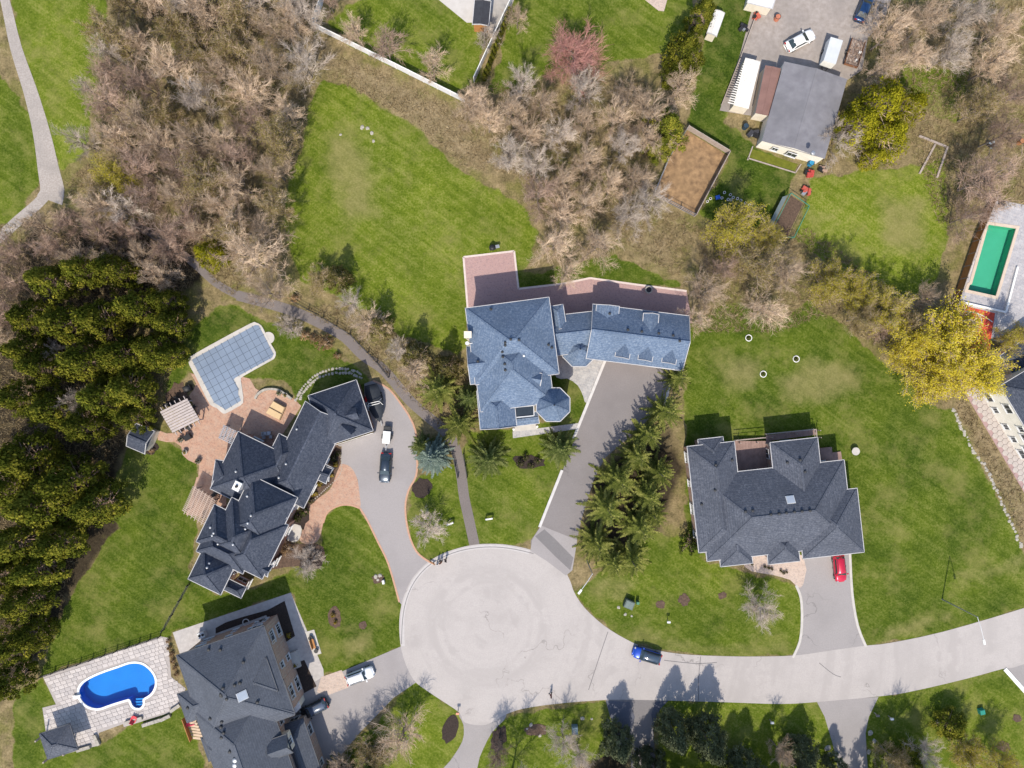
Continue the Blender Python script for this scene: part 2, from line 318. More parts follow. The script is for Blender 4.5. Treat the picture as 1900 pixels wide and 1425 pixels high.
def make_ground():
    xs = axis(-92, 92, 0.4); ys = axis(-70, 70, 0.4); nx, ny = len(xs), len(ys)
    XW, YW = np.meshgrid(xs, ys); X = XW / GSD + 950; Y = 712.5 - YW / GSD
    lawn = np.zeros(X.shape); hue = np.full(X.shape, .6); inner = (X > -300) & (X < 2200) & (Y > -300) & (Y < 1750)
    w1 = wob(X, Y, .05, 1) * 7 + wob(X, Y, .2, 2) * 3
    for poly, h in LAWNS:
        d = sdist(X, Y, poly) + w1; w = np.clip(d / 14 + .5, 0, 1); hue = hue * (1 - w) + h * w; lawn = np.maximum(lawn, w)
    dry = np.zeros(X.shape); soil = np.zeros(X.shape); w2 = wob(X, Y, .06, 5) * 14
    for poly in DRY: dry = np.maximum(dry, np.clip((sdist(X, Y, poly) + w2 * .7) / 44 + .45, 0, 1))
    for poly in SOIL_SHADE: soil = np.maximum(soil, np.clip((sdist(X, Y, poly) + w2) / 40 + .5, 0, 1))
    V = np.stack([XW, YW, np.zeros_like(XW)], -1).reshape(-1, 3)
    i = np.arange(nx * ny).reshape(ny, nx); q = np.stack([i[:-1, :-1], i[:-1, 1:], i[1:, 1:], i[1:, :-1]], -1).reshape(-1, 4)
    hole = np.minimum(-1e9, X)
    for pl in (POOL_C, POOL_F): hole = np.maximum(hole, sdist(X, Y, pl))
    hv = (hole > -3.5).reshape(-1); keep = ~hv[q].any(1); q = q[keep]
    me = bpy.data.meshes.new('ground'); me.vertices.add(len(V)); me.vertices.foreach_set('co', V.ravel().astype(np.float32))
    me.loops.add(q.size); me.loops.foreach_set('vertex_index', q.ravel().astype(np.int32)); me.polygons.add(len(q))
    me.polygons.foreach_set('loop_start', np.arange(0, q.size, 4, dtype=np.int32)); me.polygons.foreach_set('loop_total', np.full(len(q), 4, dtype=np.int32))
    me.update(calc_edges=True); me.validate()
    at = me.attributes.new('cover', 'FLOAT_COLOR', 'POINT')
    at.data.foreach_set('color', np.stack([lawn, dry, soil, hue], -1).reshape(-1).astype(np.float32))
    m, t, b = nt('ground_cover'); b.inputs['Roughness'].default_value = 1.0; b.inputs['Specular IOR Level'].default_value = 0.1
    co = objco(t); a = t.nodes.new('ShaderNodeAttribute'); a.attribute_name = 'cover'; sp = t.nodes.new('ShaderNodeSeparateColor'); t.links.new(a.outputs['Color'], sp.inputs[0])
    nb = noise(t, co, .12, 5); nm = noise(t, co, .6, 5, .7); nf = noise(t, co, 3.2, 6, .75)
    mpv = t.nodes.new('ShaderNodeMapping'); t.links.new(co, mpv.inputs[0]); mpv.vector_type = 'TEXTURE'; mpv.inputs['Rotation'].default_value = (0, 0, -.62); mpv.inputs['Scale'].default_value = (18, .8, 1)
    ns = noise(t, mpv.outputs[0], 1.0, 4, .6)            # mowing streaks
    f = math_(t, 'ADD', math_(t, 'MULTIPLY', nf, .52), math_(t, 'ADD', math_(t, 'MULTIPLY', nm, .28), math_(t, 'MULTIPLY', ns, .22)))
    deep = ramp(t, f, [(.38, (.013, .028, .003)), (.5, (.036, .063, .006)), (.61, (.085, .11, .02))])
    brt = ramp(t, f, [(.38, (.054, .088, .006)), (.5, (.122, .16, .013)), (.61, (.235, .24, .058))])
    h2 = math_(t, 'ADD', a.outputs['Alpha'], math_(t, 'MULTIPLY', math_(t, 'SUBTRACT', nb, .5), 1.4), True)
    lc = mixc(t, deep, brt, h2); lc = mixc(t, lc, (.2, .185, .06), math_(t, 'MULTIPLY', ramp(t, noise(t, co, .16, 6, .72), [(.5, (0, 0, 0)), (.68, (1, 1, 1))]), .6))
    rough = ramp(t, math_(t, 'ADD', math_(t, 'MULTIPLY', nm, .55), math_(t, 'MULTIPLY', nf, .45)), [(.34, (.06, .048, .02)), (.46, (.15, .118, .06)), (.56, (.24, .185, .095)), (.7, (.36, .28, .18))])
    rgn = ramp(t, noise(t, co, .25, 4), [(.45, (0, 0, 0)), (.62, (.8,) * 3)]); rough = mixc(t, rough, ramp(t, nf, [(.35, (.06, .07, .012)), (.65, (.17, .165, .04))]), math_(t, 'MULTIPLY', rgn, .8))
    dryc = ramp(t, f, [(.36, (.12, .095, .05)), (.55, (.26, .2, .12)), (.7, (.38, .3, .19))])
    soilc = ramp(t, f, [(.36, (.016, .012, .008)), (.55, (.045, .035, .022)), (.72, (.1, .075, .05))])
    def w(ch, lo, hi):
        v = math_(t, 'ADD', ch, math_(t, 'MULTIPLY', math_(t, 'SUBTRACT', nm, .5), .9)); r = ramp(t, v, [(lo, (0, 0, 0)), (hi, (1, 1, 1))]); return r
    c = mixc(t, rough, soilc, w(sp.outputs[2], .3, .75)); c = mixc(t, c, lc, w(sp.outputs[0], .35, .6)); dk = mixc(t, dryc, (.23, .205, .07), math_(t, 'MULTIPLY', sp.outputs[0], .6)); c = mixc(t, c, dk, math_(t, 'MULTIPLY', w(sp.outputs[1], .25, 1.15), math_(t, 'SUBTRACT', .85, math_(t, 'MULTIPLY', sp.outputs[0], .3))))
    t.links.new(c, b.inputs['Base Color']); bump(t, b, math_(t, 'ADD', nf, nm), .12, .5)
    me.materials.append(m); o = bpy.data.objects.new('ground', me); COL.objects.link(o); tag(o, kind='structure')
make_ground()
# ---------------------------------------------------------------- paved sheets
def sheet(name, pts, z, mt, label=None, cat=None, kind='structure', holes=(), depth=0.06, parent=None):
    ws = [world(pts)] + [world(h) for h in holes]; loops = [[Vector((x, y, 0)) for x, y in w] for w in ws]
    flat = [p for w in ws for p in w]; n = len(flat); tr = geometry.tessellate_polygon(loops); mb = MB(); fs = []
    for t in tr:
        a, b, c = [Vector(flat[i]) for i in t]
        if abs((b - a).cross(c - a)) < 1e-9: continue
        fs.append(tuple(t) if (b - a).cross(c - a) > 0 else tuple(reversed(t)))
    base = 0
    for w in ws:
        k = len(w)
        for i in range(k):
            i2, j2 = base + i, base + (i + 1) % k; fs.append((i2, i2 + n, j2 + n, j2))
        base += k
    mb.add([(x, y, z) for x, y in flat] + [(x, y, z - depth) for x, y in flat], fs)
    o = mb.build(name, mt, parent); return tag(o, label, cat, kind=kind)
def asphalt(name, c1, c2, center=None, crack=True):
    m, t, b = nt(name); b.inputs['Roughness'].default_value = .95; b.inputs['Specular IOR Level'].default_value = .15; co = objco(t)
    f = noise(t, co, 5, 5, .7); c = ramp(t, f, [(.3, c2), (.7, c1)])
    g = noise(t, co, .18, 5, .6); c = mixc(t, c, tuple(x * .72 for x in c1), ramp(t, g, [(.45, (0, 0, 0)), (.75, (.6,) * 3)]))
    if center:
        v = t.nodes.new('ShaderNodeVectorMath'); v.operation = 'DISTANCE'; t.links.new(co, v.inputs[0]); v.inputs[1].default_value = (center[0], center[1], .03)
        n1 = t.nodes.new('ShaderNodeTexNoise'); n1.noise_dimensions = '2D'; cb = t.nodes.new('ShaderNodeCombineXYZ'); t.links.new(math_(t, 'MULTIPLY', v.outputs['Value'], .55), cb.inputs[0]); t.links.new(math_(t, 'MULTIPLY', g, 5.0), cb.inputs[1])
        t.links.new(cb.outputs[0], n1.inputs['Vector']); n1.inputs['Scale'].default_value = 1.0; n1.inputs['Detail'].default_value = 4
        c = mixc(t, c, tuple(x * .8 for x in c1), ramp(t, n1.outputs[0], [(.46, (0, 0, 0)), (.66, (.75,) * 3)]))
    if crack:
        mp = t.nodes.new('ShaderNodeVectorMath'); mp.operation = 'ADD'; nn = t.nodes.new('ShaderNodeTexNoise'); nn.inputs['Scale'].default_value = .35; nn.inputs['Detail'].default_value = 5; t.links.new(co, nn.inputs['Vector'])
        sc = t.nodes.new('ShaderNodeVectorMath'); sc.operation = 'SCALE'; sc.inputs['Scale'].default_value = 7; t.links.new(nn.outputs['Color'], sc.inputs[0]); t.links.new(co, mp.inputs[0]); t.links.new(sc.outputs[0], mp.inputs[1])
        vo = t.nodes.new('ShaderNodeTexVoronoi'); vo.feature = 'DISTANCE_TO_EDGE'; vo.inputs['Scale'].default_value = .055; t.links.new(mp.outputs[0], vo.inputs['Vector'])
        k = ramp(t, vo.outputs['Distance'], [(.0, (.75,) * 3), (.006, (0, 0, 0))]); msk = ramp(t, noise(t, co, .09, 2), [(.45, (0, 0, 0)), (.55, (1, 1, 1))])
        c = mixc(t, c, tuple(x * .45 for x in c1), mixc(t, k, msk, 1.0, 'MULTIPLY'))
    t.links.new(c, b.inputs['Base Color']); bump(t, b, f, .008, .4); return m
CUL = P(905, 1162)
M['road'] = asphalt('bleached_asphalt', (.425, .39, .37), (.355, .325, .308), (CUL.x, CUL.y))
M['drive_a'] = asphalt('grey_asphalt', (.225, .205, .20), (.185, .168, .165))
M['drive_b'] = asphalt('pale_asphalt', (.315, .29, .285), (.27, .25, .245), crack=False)
M['drive_d'] = asphalt('driveway_asphalt', (.31, .288, .28), (.26, .24, .235))
M['path'] = asphalt('path_asphalt', (.19, .165, .155), (.14, .12, .112), crack=False)
M['patch'] = asphalt('patched_asphalt', (.2, .188, .188), (.16, .15, .15), crack=False)
M['seal'] = asphalt('sealed_asphalt', (.12, .125, .15), (.075, .08, .105), crack=False)
M['gravel'] = mat('pale_gravel', (.40, .36, .33), (.27, .235, .21), 4.0, 1.0, .04, big=.3)
M['dirtlot'] = mat('packed_dirt', (.34, .30, .275), (.25, .215, .19), 1.4, 1.0, .03, big=.22)
ROAD = smooth([(748,1110),(762,1078),(785,1050),(815,1030),(850,1017),(885,1010),(920,1009),(950,1012),(985,1020),(1020,1035),(1045,1055),(1058,1078),(1066,1100),(1085,1128),(1120,1160),(1160,1185),(1200,1202),(1260,1213),(1330,1217),(1400,1218),(1475,1216),(1540,1207),(1605,1198),(1650,1193),(1750,1172),(1900,1128),(2060,1075),(2060,1165),(1900,1232),(1860,1241),(1790,1260),(1700,1281),(1640,1291),(1520,1302),(1450,1306),(1350,1303),(1250,1300),(1150,1298),(1100,1300),(1030,1306),(970,1315),(935,1327),(900,1345),(862,1340),(852,1322),(820,1300),(790,1280),(768,1262),(752,1230),(743,1195),(741,1150)], 3)
sheet('road', ROAD, .03, M['road'])
# concrete gutter round the turning circle
arc = [(742,1200),(741,1150),(748,1110),(762,1078),(785,1050),(815,1030),(850,1017),(885,1010),(920,1009),(950,1012),(985,1020)]
sheet('gutter', ribbon(smooth([(x + (905 - x) * .035, y + (1162 - y) * .035) for x, y in arc], 3, False), 7), .036, mat('gutter_concrete', (.46, .43, .415), (.40, .375, .36), 2, .95))
for ln in ([(745,1195),(747,1150),(754,1113),(768,1081),(790,1054),(819,1035),(853,1022),(887,1016),(920,1015),(955,1019),(990,1027)],[(1128,1172),(1115,1210),(1105,1240),(1092,1280)],[(1232,1225),(1290,1231),(1330,1229)],[(1300,1218),(1296,1260),(1296,1300)],[(1520,1230),(1545,1250),(1560,1256)]):
    sheet('crack_line', ribbon(smooth(ln, 3, False), 1.3), .0405, M['patch'])
sheet('driveway', [(620,828),(694,803),(676,740),(676,712),(692,706),(722,722),(748,755),(757,768),(771,800),(773,850),(772,883),(758,910),(752,943),(758,988),(772,1022),(791,1039),(806,1046),(800,1062),(760,1100),(748,1125),(741,1117),(721,1047),(701,1005),(682,966),(668,943),(666,921),(664,890),(640,862),(631,862),(634,828)], .026, M['drive_b'])
sheet('driveway', [(1122,668),(1097,735),(1066,814),(1045,870),(1004,975),(985,1003),(985,1022),(1020,1040),(1052,1062),(1061,1058),(1070,1005),(1080,960),(1102,890),(1122,850),(1180,800),(1233,752),(1248,680)], .024, M['drive_a'])
sheet('driveway_apron', [(1004,975),(1071,1002),(1062,1058),(1050,1068),(1016,1042),(984,1022),(988,1000)], .034, M['drive_b'])
sheet('driveway_patch', [(993,995),(1010,982),(1030,1000),(1064,1035),(1058,1058),(1030,1032)], .042, M['patch'])
sheet('driveway', [(1478,1035),(1577,1025),(1581,1100),(1591,1160),(1607,1200),(1560,1210),(1472,1220),(1484,1190),(1488,1150),(1486,1110),(1478,1085)], .024, M['drive_d'])
sheet('driveway', [(600,1255),(634,1246),(745,1199),(752,1200),(775,1262),(772,1266),(730,1295),(701,1325),(668,1359),(628,1407),(600,1440),(520,1440),(530,1300),(560,1280)], .024, M['drive_b'])
sheet('driveway', smooth([(853,1322),(860,1345),(858,1375),(835,1412),(810,1445),(875,1450),(890,1405),(912,1360),(940,1327),(900,1315)], 3), .024, M['drive_d'])
sheet('driveway', [(1123,1296),(1132,1330),(1150,1380),(1170,1410),(1172,1450),(1225,1450),(1215,1400),(1212,1350),(1225,1315),(1240,1298)], .024, M['patch'])
sheet('driveway_patch', [(1124,1300),(1133,1330),(1152,1380),(1168,1372),(1178,1330),(1168,1302)], .031, M['seal'])
sheet('driveway_patch', [(1212,1345),(1225,1315),(1240,1300),(1216,1302),(1208,1325)], .031, M['seal'])
sheet('driveway', [(1515,1301),(1530,1330),(1545,1380),(1560,1450),(1612,1450),(1608,1400),(1606,1360),(1612,1330),(1630,1293)], .024, M['drive_d'])
sheet('driveway', [(1862,1240),(1905,1290),(1960,1350),(2050,1320),(2050,1160),(1900,1228)], .024, M['drive_d'])
PATHC = smooth([(440,548),(508,566),(558,583),(606,606),(640,626),(673,659),(707,682),(730,707),(758,741),(790,770),(820,795),(842,823),(855,876),(861,921),(870,963),(881,1014)], 3, False)
sheet('footpath', ribbon(PATHC, 19), .022, M['path'])
sheet('footpath', ribbon(smooth([(240,410),(300,445),(350,480),(400,525),(445,550)], 3, False), 14), .020, M['path'])
g1 = smooth([(4,-20),(14,20),(30,90),(55,165),(72,225),(82,270),(90,315),(97,352),(92,372)], 3, False)
sheet('gravel_path', ribbon(g1, [16 + 34 * (i / (len(g1) - 1)) ** 1.3 for i in range(len(g1))]), .02, M['gravel'])
sheet('gravel_path', ribbon(smooth([(95,350),(70,378),(35,408),(5,435),(-20,455)], 3, False), [30] + [20] * 12 + [22] * 4), .016, M['gravel'])
# dirt yard of the workshop
sheet('dirt_yard', [(1405,-20),(1660,-20),(1640,40),(1610,70),(1600,130),(1570,150),(1450,200),(1395,215),(1335,205),(1345,180),(1372,105)], .018, M['dirtlot'])
# pink paver patio behind the blue roofed house
M['pink'] = pavers('pink_pavers', (.43, .285, .265), (.37, .24, .225), (.40, .27, .25), (.3, .2, .19), .2, .1, .2, soft=.006)
M['pinkedge'] = mat('pale_edging', (.62, .52, .47), (.52, .43, .39), 2, .9)
PAT = [(860,477),(954,466),(962,536),(1040,527),(1095,516),(1180,528),(1274,540),(1285,600),(1100,600),(870,600)]
sheet('patio', PAT, .026, M['pink'])
for a, b in zip(PAT[:6], PAT[1:7]): sheet('edging_strip', ribbon([a, b], 3.5), .034, M['pinkedge'])
sheet('edging_strip', ribbon([(860,477),(868,575)], 3.5), .034, M['pinkedge'])
# stone paving and walks round the blue roofed house
M['greypave'] = pavers('grey_stone_pavers', (.40, .39, .38), (.30, .295, .295), (.46, .44, .42), (.24, .23, .23), .62, .42, .35, soft=.012)
sheet('stone_walk', smooth([(1030,650),(1126,655),(1121,676),(1104,715),(1088,748),(1082,735),(1072,715),(1052,702),(1032,700)], 2), .027, M['greypave'])
sheet('stone_walk', [(951,801),(1073,785),(1071,796),(952,813)], .024, M['greypave'])
sheet('porch_floor', conv(850,530,4.915,[(495,1250),(720,1225),(722,1310),(500,1330)]), .16, M['concrete'], depth=.2)
for a, b in (((1123,668),(1064,814)),((1043,872),(1001,978)),((1249,686),(1233,752))): sheet('kerb', ribbon([a, b], 5), .12, M['kerb'], depth=.2)
for pts in ([(1477,1086),(1486,1110),(1488,1150),(1484,1190),(1471,1220)],[(1577,1028),(1581,1100),(1591,1160),(1607,1200)]): sheet('kerb', ribbon(smooth(pts, 3, False), 4.5), .05, M['concrete'], depth=.1)
sheet('kerb', ribbon([(1864,1241),(1906,1288),(1960,1348)], 7), .13, M['white'], depth=.2)
# orange edging and paver walk of the navy roofed house
M['salmon'] = pavers('salmon_pavers', (.46, .28, .2), (.38, .22, .155), (.45, .33, .25), (.33, .23, .18), .3, .15, .5, soft=.008)
M['edgebrick'] = mat('salmon_edging', (.48, .29, .2), (.38, .22, .15), 4, .9)
sheet('paver_walk', smooth([(631,862),(650,866),(662,886),(667,915),(668,943),(650,937),(630,938),(608,950),(600,970),(592,1000),(575,1010),(556,1002),(566,972),(574,940),(590,925),(612,908),(622,885)], 3), .029, M['salmon'])
for pts in ([(757,768),(771,800),(774,850),(772,883),(758,910),(752,943),(758,988),(772,1022),(791,1039),(806,1046)],[(668,943),(682,966),(701,1005),(721,1047),(741,1117)],[(600,970),(608,950),(630,938),(650,937),(668,943)],[(692,706),(722,722),(748,755),(757,768)]):
    sheet('edging_strip', ribbon(smooth(pts, 3, False), 3.2), .05, M['edgebrick'], depth=.1)
# patio of the navy roofed house
CB = lambda pts: conv(220, 590, 5.276, pts)
PATB = CB([(705,540),(760,640),(735,700),(690,760),(800,1000),(545,1125),(470,1130),(385,1095),(385,1195),(470,1215),(545,1212),(615,1260),(628,1340),(680,1390),(790,1440),(780,1560),(860,1600),(1100,1560),(1500,1300),(1790,860),(1700,780),(1600,715),(1500,695),(1400,722),(1340,690),(1285,595),(1210,575),(1150,700),(900,600)])
sheet('patio', PATB, .024, M['salmon'])
sheet('patio', [(365,885),(420,900),(420,965),(345,955)], .022, M['salmon'])
M['tan'] = pavers('tan_pavers', (.5, .4, .34), (.43, .34, .285), (.52, .42, .35), (.35, .28, .24), .4, .2, .1, soft=.008)
sheet('paver_walk', smooth([(1378,1044),(1400,1030),(1490,1030),(1490,1085),(1478,1088),(1466,1076),(1430,1066),(1395,1060)], 2), .028, M['tan'])
# C house walks
CC = lambda pts: conv(300, 1100, 4.383, pts)
sheet('stone_walk', CC([(90,322),(1050,-2),(1315,620),(1320,690),(1480,640),(1590,900),(1250,1010),(1130,1050),(990,560),(830,250),(150,500)]), .02, mat('pale_walk', (.44, .41, .385), (.34, .315, .3), 1.6, .95, .01))
sheet('bench_pad', CC([(1168,318),(1240,298),(1300,492),(1236,512)]), .05, M['concrete'])
sheet('garden_bed', CC([(440,285),(520,240),(660,195),(860,140),(1000,65),(1085,350),(1010,400),(850,180),(440,330)]), .06, M['mulch'], depth=.1)
sheet('garden_bed', CC([(1070,580),(1160,545),(1260,760),(1130,830),(1090,650)]), .06, M['mulch'], depth=.1)
# right hand neighbour's deck and court
CF = lambda pts: conv(1720, 350, 4.75, pts)
M['marble'] = pavers('pale_stone_slabs', (.46, .44, .44), (.38, .37, .38), (.3, .29, .31), (.28, .27, .28), .8, .5, .35, soft=.012)
sheet('pool_deck', CF([(565,85),(1100,190),(1100,1500),(560,1330),(600,1100),(230,1005)]), .03, M['marble'], holes=[POOL_F[::-1]])
sheet('court', CF([(235,1008),(598,1098),(540,1480),(180,1500),(120,1230)]), .034, mat('red_court', (.55, .07, .04), (.45, .06, .035), 1.0, .8))
for pts in ([(240,1085),(330,1082),(420,1092),(500,1125),(575,1175)],[(320,1130),(360,1100),(410,1092),(450,1110),(478,1150),(485,1200)]):
    sheet('court_line', ribbon(smooth(CF(pts), 3, False), 1.6), .04, M['white'])
sheet('dog_run_floor', [(1275,243),(1349,288),(1288,402),(1212,362),(1240,295)], .012, mat('brown_dirt', (.36, .23, .12), (.13, .08, .045), 1.0, 1.0, .05, big=.35))
sheet('kennel_floor', [(1467,362),(1490,378),(1460,440),(1425,440)], .014, M['soilbed'])

# neighbour patios at the top edge and the planted strip of the workshop
sheet('patio', [(790,-20),(866,42),(876,42),(900,-20)], .02, mat('cream_patio', (.5, .47, .44), (.43, .4, .37), 1, .95))
sheet('concrete_strip', [(908,-20),(962,-20),(926,68),(893,56)], .022, mat('grey_slab', (.38, .35, .32), (.3, .28, .26), 1.2, .95))
sheet('patio', [(1178,-15),(1242,-15),(1232,21),(1222,20)], .02, M['tan'])
CK = lambda pts: conv(1290, 220, 6.197, pts)
sheet('planted_strip', CK([(640,345),(1180,525),(1140,602),(618,452)]), .02, mat('olive_turf', (.13, .14, .015), (.08, .09, .008), 1.5, 1, .05))
for a_, b_ in (((660,320),(600,480)),((600,455),(1150,625)),((1150,625),(1215,525))): sheet('timber_edging', ribbon(CK([a_, b_]), 2.0), .14, M['wood'], depth=.2)
sheet('stone_pad', [(596,1256),(634,1243),(647,1275),(606,1291),(588,1284)], .034, M['tan'])
for c0, c1, c2 in (((1136,752),(1000,760),(1,1)),): pass

sheet('garden_bed', conv(370, 690, 5.276, [(1300,730),(1345,712),(1392,745),(1388,890),(1345,985),(1310,1090),(1215,1190),(1085,1310),(1050,1345),(980,1330),(1150,1050),(1230,900)]), .03, M['soilbed'])
sheet('entry_slab', smooth(conv(340, 860, 5.7, [(1120,650),(1240,655),(1250,740),(1215,815),(1150,832),(1080,780)]), 2), .05, M['concrete'])
sheet('garden_bed', conv(340, 860, 5.7, [(1080,770),(1150,840),(1240,850),(1380,840),(1480,880),(1500,960),(1430,1040),(1250,1080),(1060,1100),(900,1130),(960,1000)]), .028, M['soilbed'])
# ---------------------------------------------------------------- houses
def win_meshes():
    out = {}
    for key, (w, h) in {'s': (1.0, 1.2), 'm': (1.6, 1.4), 'g': (2.6, 2.2), 'd': (1.1, 2.1)}.items():
        fr = MB(); t = .09      # frame of four bars, wall plane is y=0, outside is +y
        for x, z, dx, dz in ((0, h / 2 - t / 2, w, t), (0, -h / 2 + t / 2, w, t), (-w / 2 + t / 2, 0, t, h - 2 * t), (w / 2 - t / 2, 0, t, h - 2 * t)): fr.box((x, .06, z), (dx, .12, dz))
        if key in 'sm': fr.box((0, .05, 0), (.05, .08, h - 2 * t)); fr.box((0, .1, -h / 2 - .04), (w + .2, .22, .07))
        pn = MB(); pn.box((0, .025, 0), (w - 2 * t + .01, .05, h - 2 * t + .01)); out[key] = (fr, pn)
    gd = MB()
    for k in range(4): gd.box((0, .04, -.84 + .56 * k), (2.5, .07, .53))
    out['gd'] = gd
    return out
WM = {}
for k_, v_ in win_meshes().items():
    if k_ == 'gd': WM['gd'] = v_.mesh('garage_door_panels', M['white'])
    else: WM[k_] = (v_[0].mesh('window_frame', M['trim']), v_[1].mesh('pane', M['white'] if k_ == 'd' else M['glass']))
def window(root, pos, nrm, key, name='window'):
    rz = math.atan2(nrm.y, nrm.x) - math.pi / 2
    if key == 'gd': return link('garage_door', WM['gd'], root, pos, rz)
    f = link(name, WM[key][0], root, pos, rz); link('door_leaf' if key == 'd' else 'pane', WM[key][1], f); return f
class House:
    def __init__(s, label, roofmat, wallmat, cat='house', name='house', over=.42, gm=None):
        s.gm = gm or M['gutter_white']; s.root = thing(name, label, cat); s.bl = []; s.rm = roofmat; s.wm = wallmat; s.wall = MB(); s.over = over; s.cnt = 0
    def block(s, pts, ez, pitch=.6, ends='hh', ax=None, z0=0.0, wall=True, rise=None, gutter=True, win=True):
        """pts: three eave corners in px (c0, c1 along u, c3 along v), seen at eave height ez"""
        s.cnt += 1; ez = ez + .009 * s.cnt; c0, c1, c3 = [P(x, y, ez) for x, y in pts]
        u = c1 - c0; U = u.length; u = u.normalized(); v = c3 - c0; v = v - u * v.dot(u); V = v.length; v = v.normalized()
        if ax is None: ax = 'u' if U >= V else 'v'
        if ax == 'v': o, a, b, L, Wd = c0 + u * U, v, -u, V, U
        else: o, a, b, L, Wd = c0, u, v, U, V
        if a.cross(b).z < 0: o = o + b * Wd; b = -b
        hf = Wd / 2; rs = pitch * hf if rise is None else rise; pitch = rs / hf
        h0 = min(hf, L / 2 - .01) if ends[0] == 'h' else 0; h1 = min(hf, L / 2 - .01) if ends[1] == 'h' else 0
        q = lambda i, j, z: o + a * i + b * j + Vector((0, 0, z))
        z = Vector((0, 0, 0)); E = [q(0, 0, 0), q(L, 0, 0), q(L, Wd, 0), q(0, Wd, 0)]; R0 = q(h0, hf, rs); R1 = q(L - h1, hf, rs)
        rf = MB(); fs = [(0, 1, 5, 4), (2, 3, 4, 5), (3, 2, 1, 0)]
        if ends[0] == 'h': fs.append((3, 0, 4))
        if ends[1] == 'h': fs.append((1, 2, 5))
        rf.add(E + [R0, R1], fs)
        ro = rf.build('roof', s.rm, s.root)
        rd = MB(); up = Vector((0, 0, .035))          # ridge and hip caps
        rd.beam(R0 + up * .2, R1 + up * .2, .3, .05)
        for e, (i, j), R in (('0', (0, 3), R0), ('1', (1, 2), R1)):
            if ends[int(e)] == 'h':
                for k in (i, j): rd.beam(E[k] + (R - E[k]) * .02 + up * .2, R + up * .2, .26, .05)
        rd.build('ridge_cap', s.rm, ro)
        if gutter:
            g = MB(); t = .09
            for k, (p1, p2) in enumerate(((E[0], E[1]), (E[1], E[2]), (E[2], E[3]), (E[3], E[0]))):
                n = (p2 - p1).normalized(); out = Vector((n.y, -n.x, 0))
                if (k == 1 and ends[1] == 'g') or (k == 3 and ends[0] == 'g'):
                    R = R1 if k == 1 else R0
                    for e in (p1, p2): g.beam(e + out * .05 + up, R + out * .05 + up, .08, .2)
                else: g.beam(p1 + out * t / 2 - n * .1 - Vector((0, 0, .05)), p2 + out * t / 2 + n * .1 - Vector((0, 0, .05)), t, .14)
            g.build('gutter', s.gm, ro)
        ov = s.over + .013 * s.cnt
        if wall:
            w = [q(ov, ov, 0), q(L - ov, ov, 0), q(L - ov, Wd - ov, 0), q(ov, Wd - ov, 0)]
            vs = [Vector((p.x, p.y, z0 - .1)) for p in w] + [p - Vector((0, 0, .02)) for p in w]; ff = [(0, 1, 5, 4), (1, 2, 6, 5), (2, 3, 7, 6), (3, 0, 4, 7)]
            for e, (i, j), R in (('0', (3, 0), R0), ('1', (1, 2), R1)):
                if ends[int(e)] == 'g':
                    d = a * (ov if e == '0' else -ov); vs.append(R + d - Vector((0, 0, pitch * .02 + .04))); ff.append((i + 4, j + 4, len(vs) - 1))
            s.wall.add(vs, ff)
        s.bl.append(dict(o=o, a=a, b=b, L=L, W=Wd, ez=ez, p=pitch, ends=ends, ov=ov, win=win and wall, z0=z0, rs=rs)); return ro
    def inb(s, B, p, m=0.0):
        d = p - B['o']; i = d.x * B['a'].x + d.y * B['a'].y; j = d.x * B['b'].x + d.y * B['b'].y
        return -m < i < B['L'] + m and -m < j < B['W'] + m, i, j
    def h(s, p):
        best = None
        for B in s.bl:
            ok, i, j = s.inb(B, p)
            if ok:
                d = [j, B['W'] - j] + ([i] if B['ends'][0] == 'h' else []) + ([B['L'] - i] if B['ends'][1] == 'h' else []); zz = B['ez'] + min(B['p'] * min(d), B['rs'])
                best = zz if best is None else max(best, zz)
        return best
    def on(s, px, py):
        z = 6.0
        for _ in range(6):
            z2 = s.h(P(px, py, z)); z = z2 if z2 is not None else z
        return P(px, py, z)
    def vents(s, pts, r=.2, mt=None):
        for px, py in pts:
            p = s.on(px, py); mb = MB(); mb.cyl((0, 0, -.25), r, .4, 10); mb.dome((0, 0, .15), r * 1.25, .14, 10, 3); mb.build('roof_vent', mt or M['dark_metal'], s.root, p)
    def skylight(s, px, py, w, l, rz, tilt=(0, 0)):
        p = s.on(px, py); e = .3; X = Vector((math.cos(rz), math.sin(rz), 0)); Y = Vector((-math.sin(rz), math.cos(rz), 0)); hx = (s.h(p + X * e) - s.h(p - X * e)) / (2 * e); hy = (s.h(p + Y * e) - s.h(p - Y * e)) / (2 * e); nz = (Vector((0, 0, 1)) - X * hx - Y * hy).normalized(); ex = (X + Vector((0, 0, hx))).normalized(); R3 = Matrix((ex, nz.cross(ex), nz)).transposed()
        f = MB(); f.box((0, 0, .03), (w, l, .16)); fo = f.build('skylight', M['trim'], s.root, p, rz); fo.rotation_euler = R3.to_euler()
        g = MB(); g.box((0, 0, .12), (w - .16, l - .16, .04)); g.build('pane', mat('skylight_pane', (.4, .44, .5), (.34, .38, .44), 1, .12), fo)
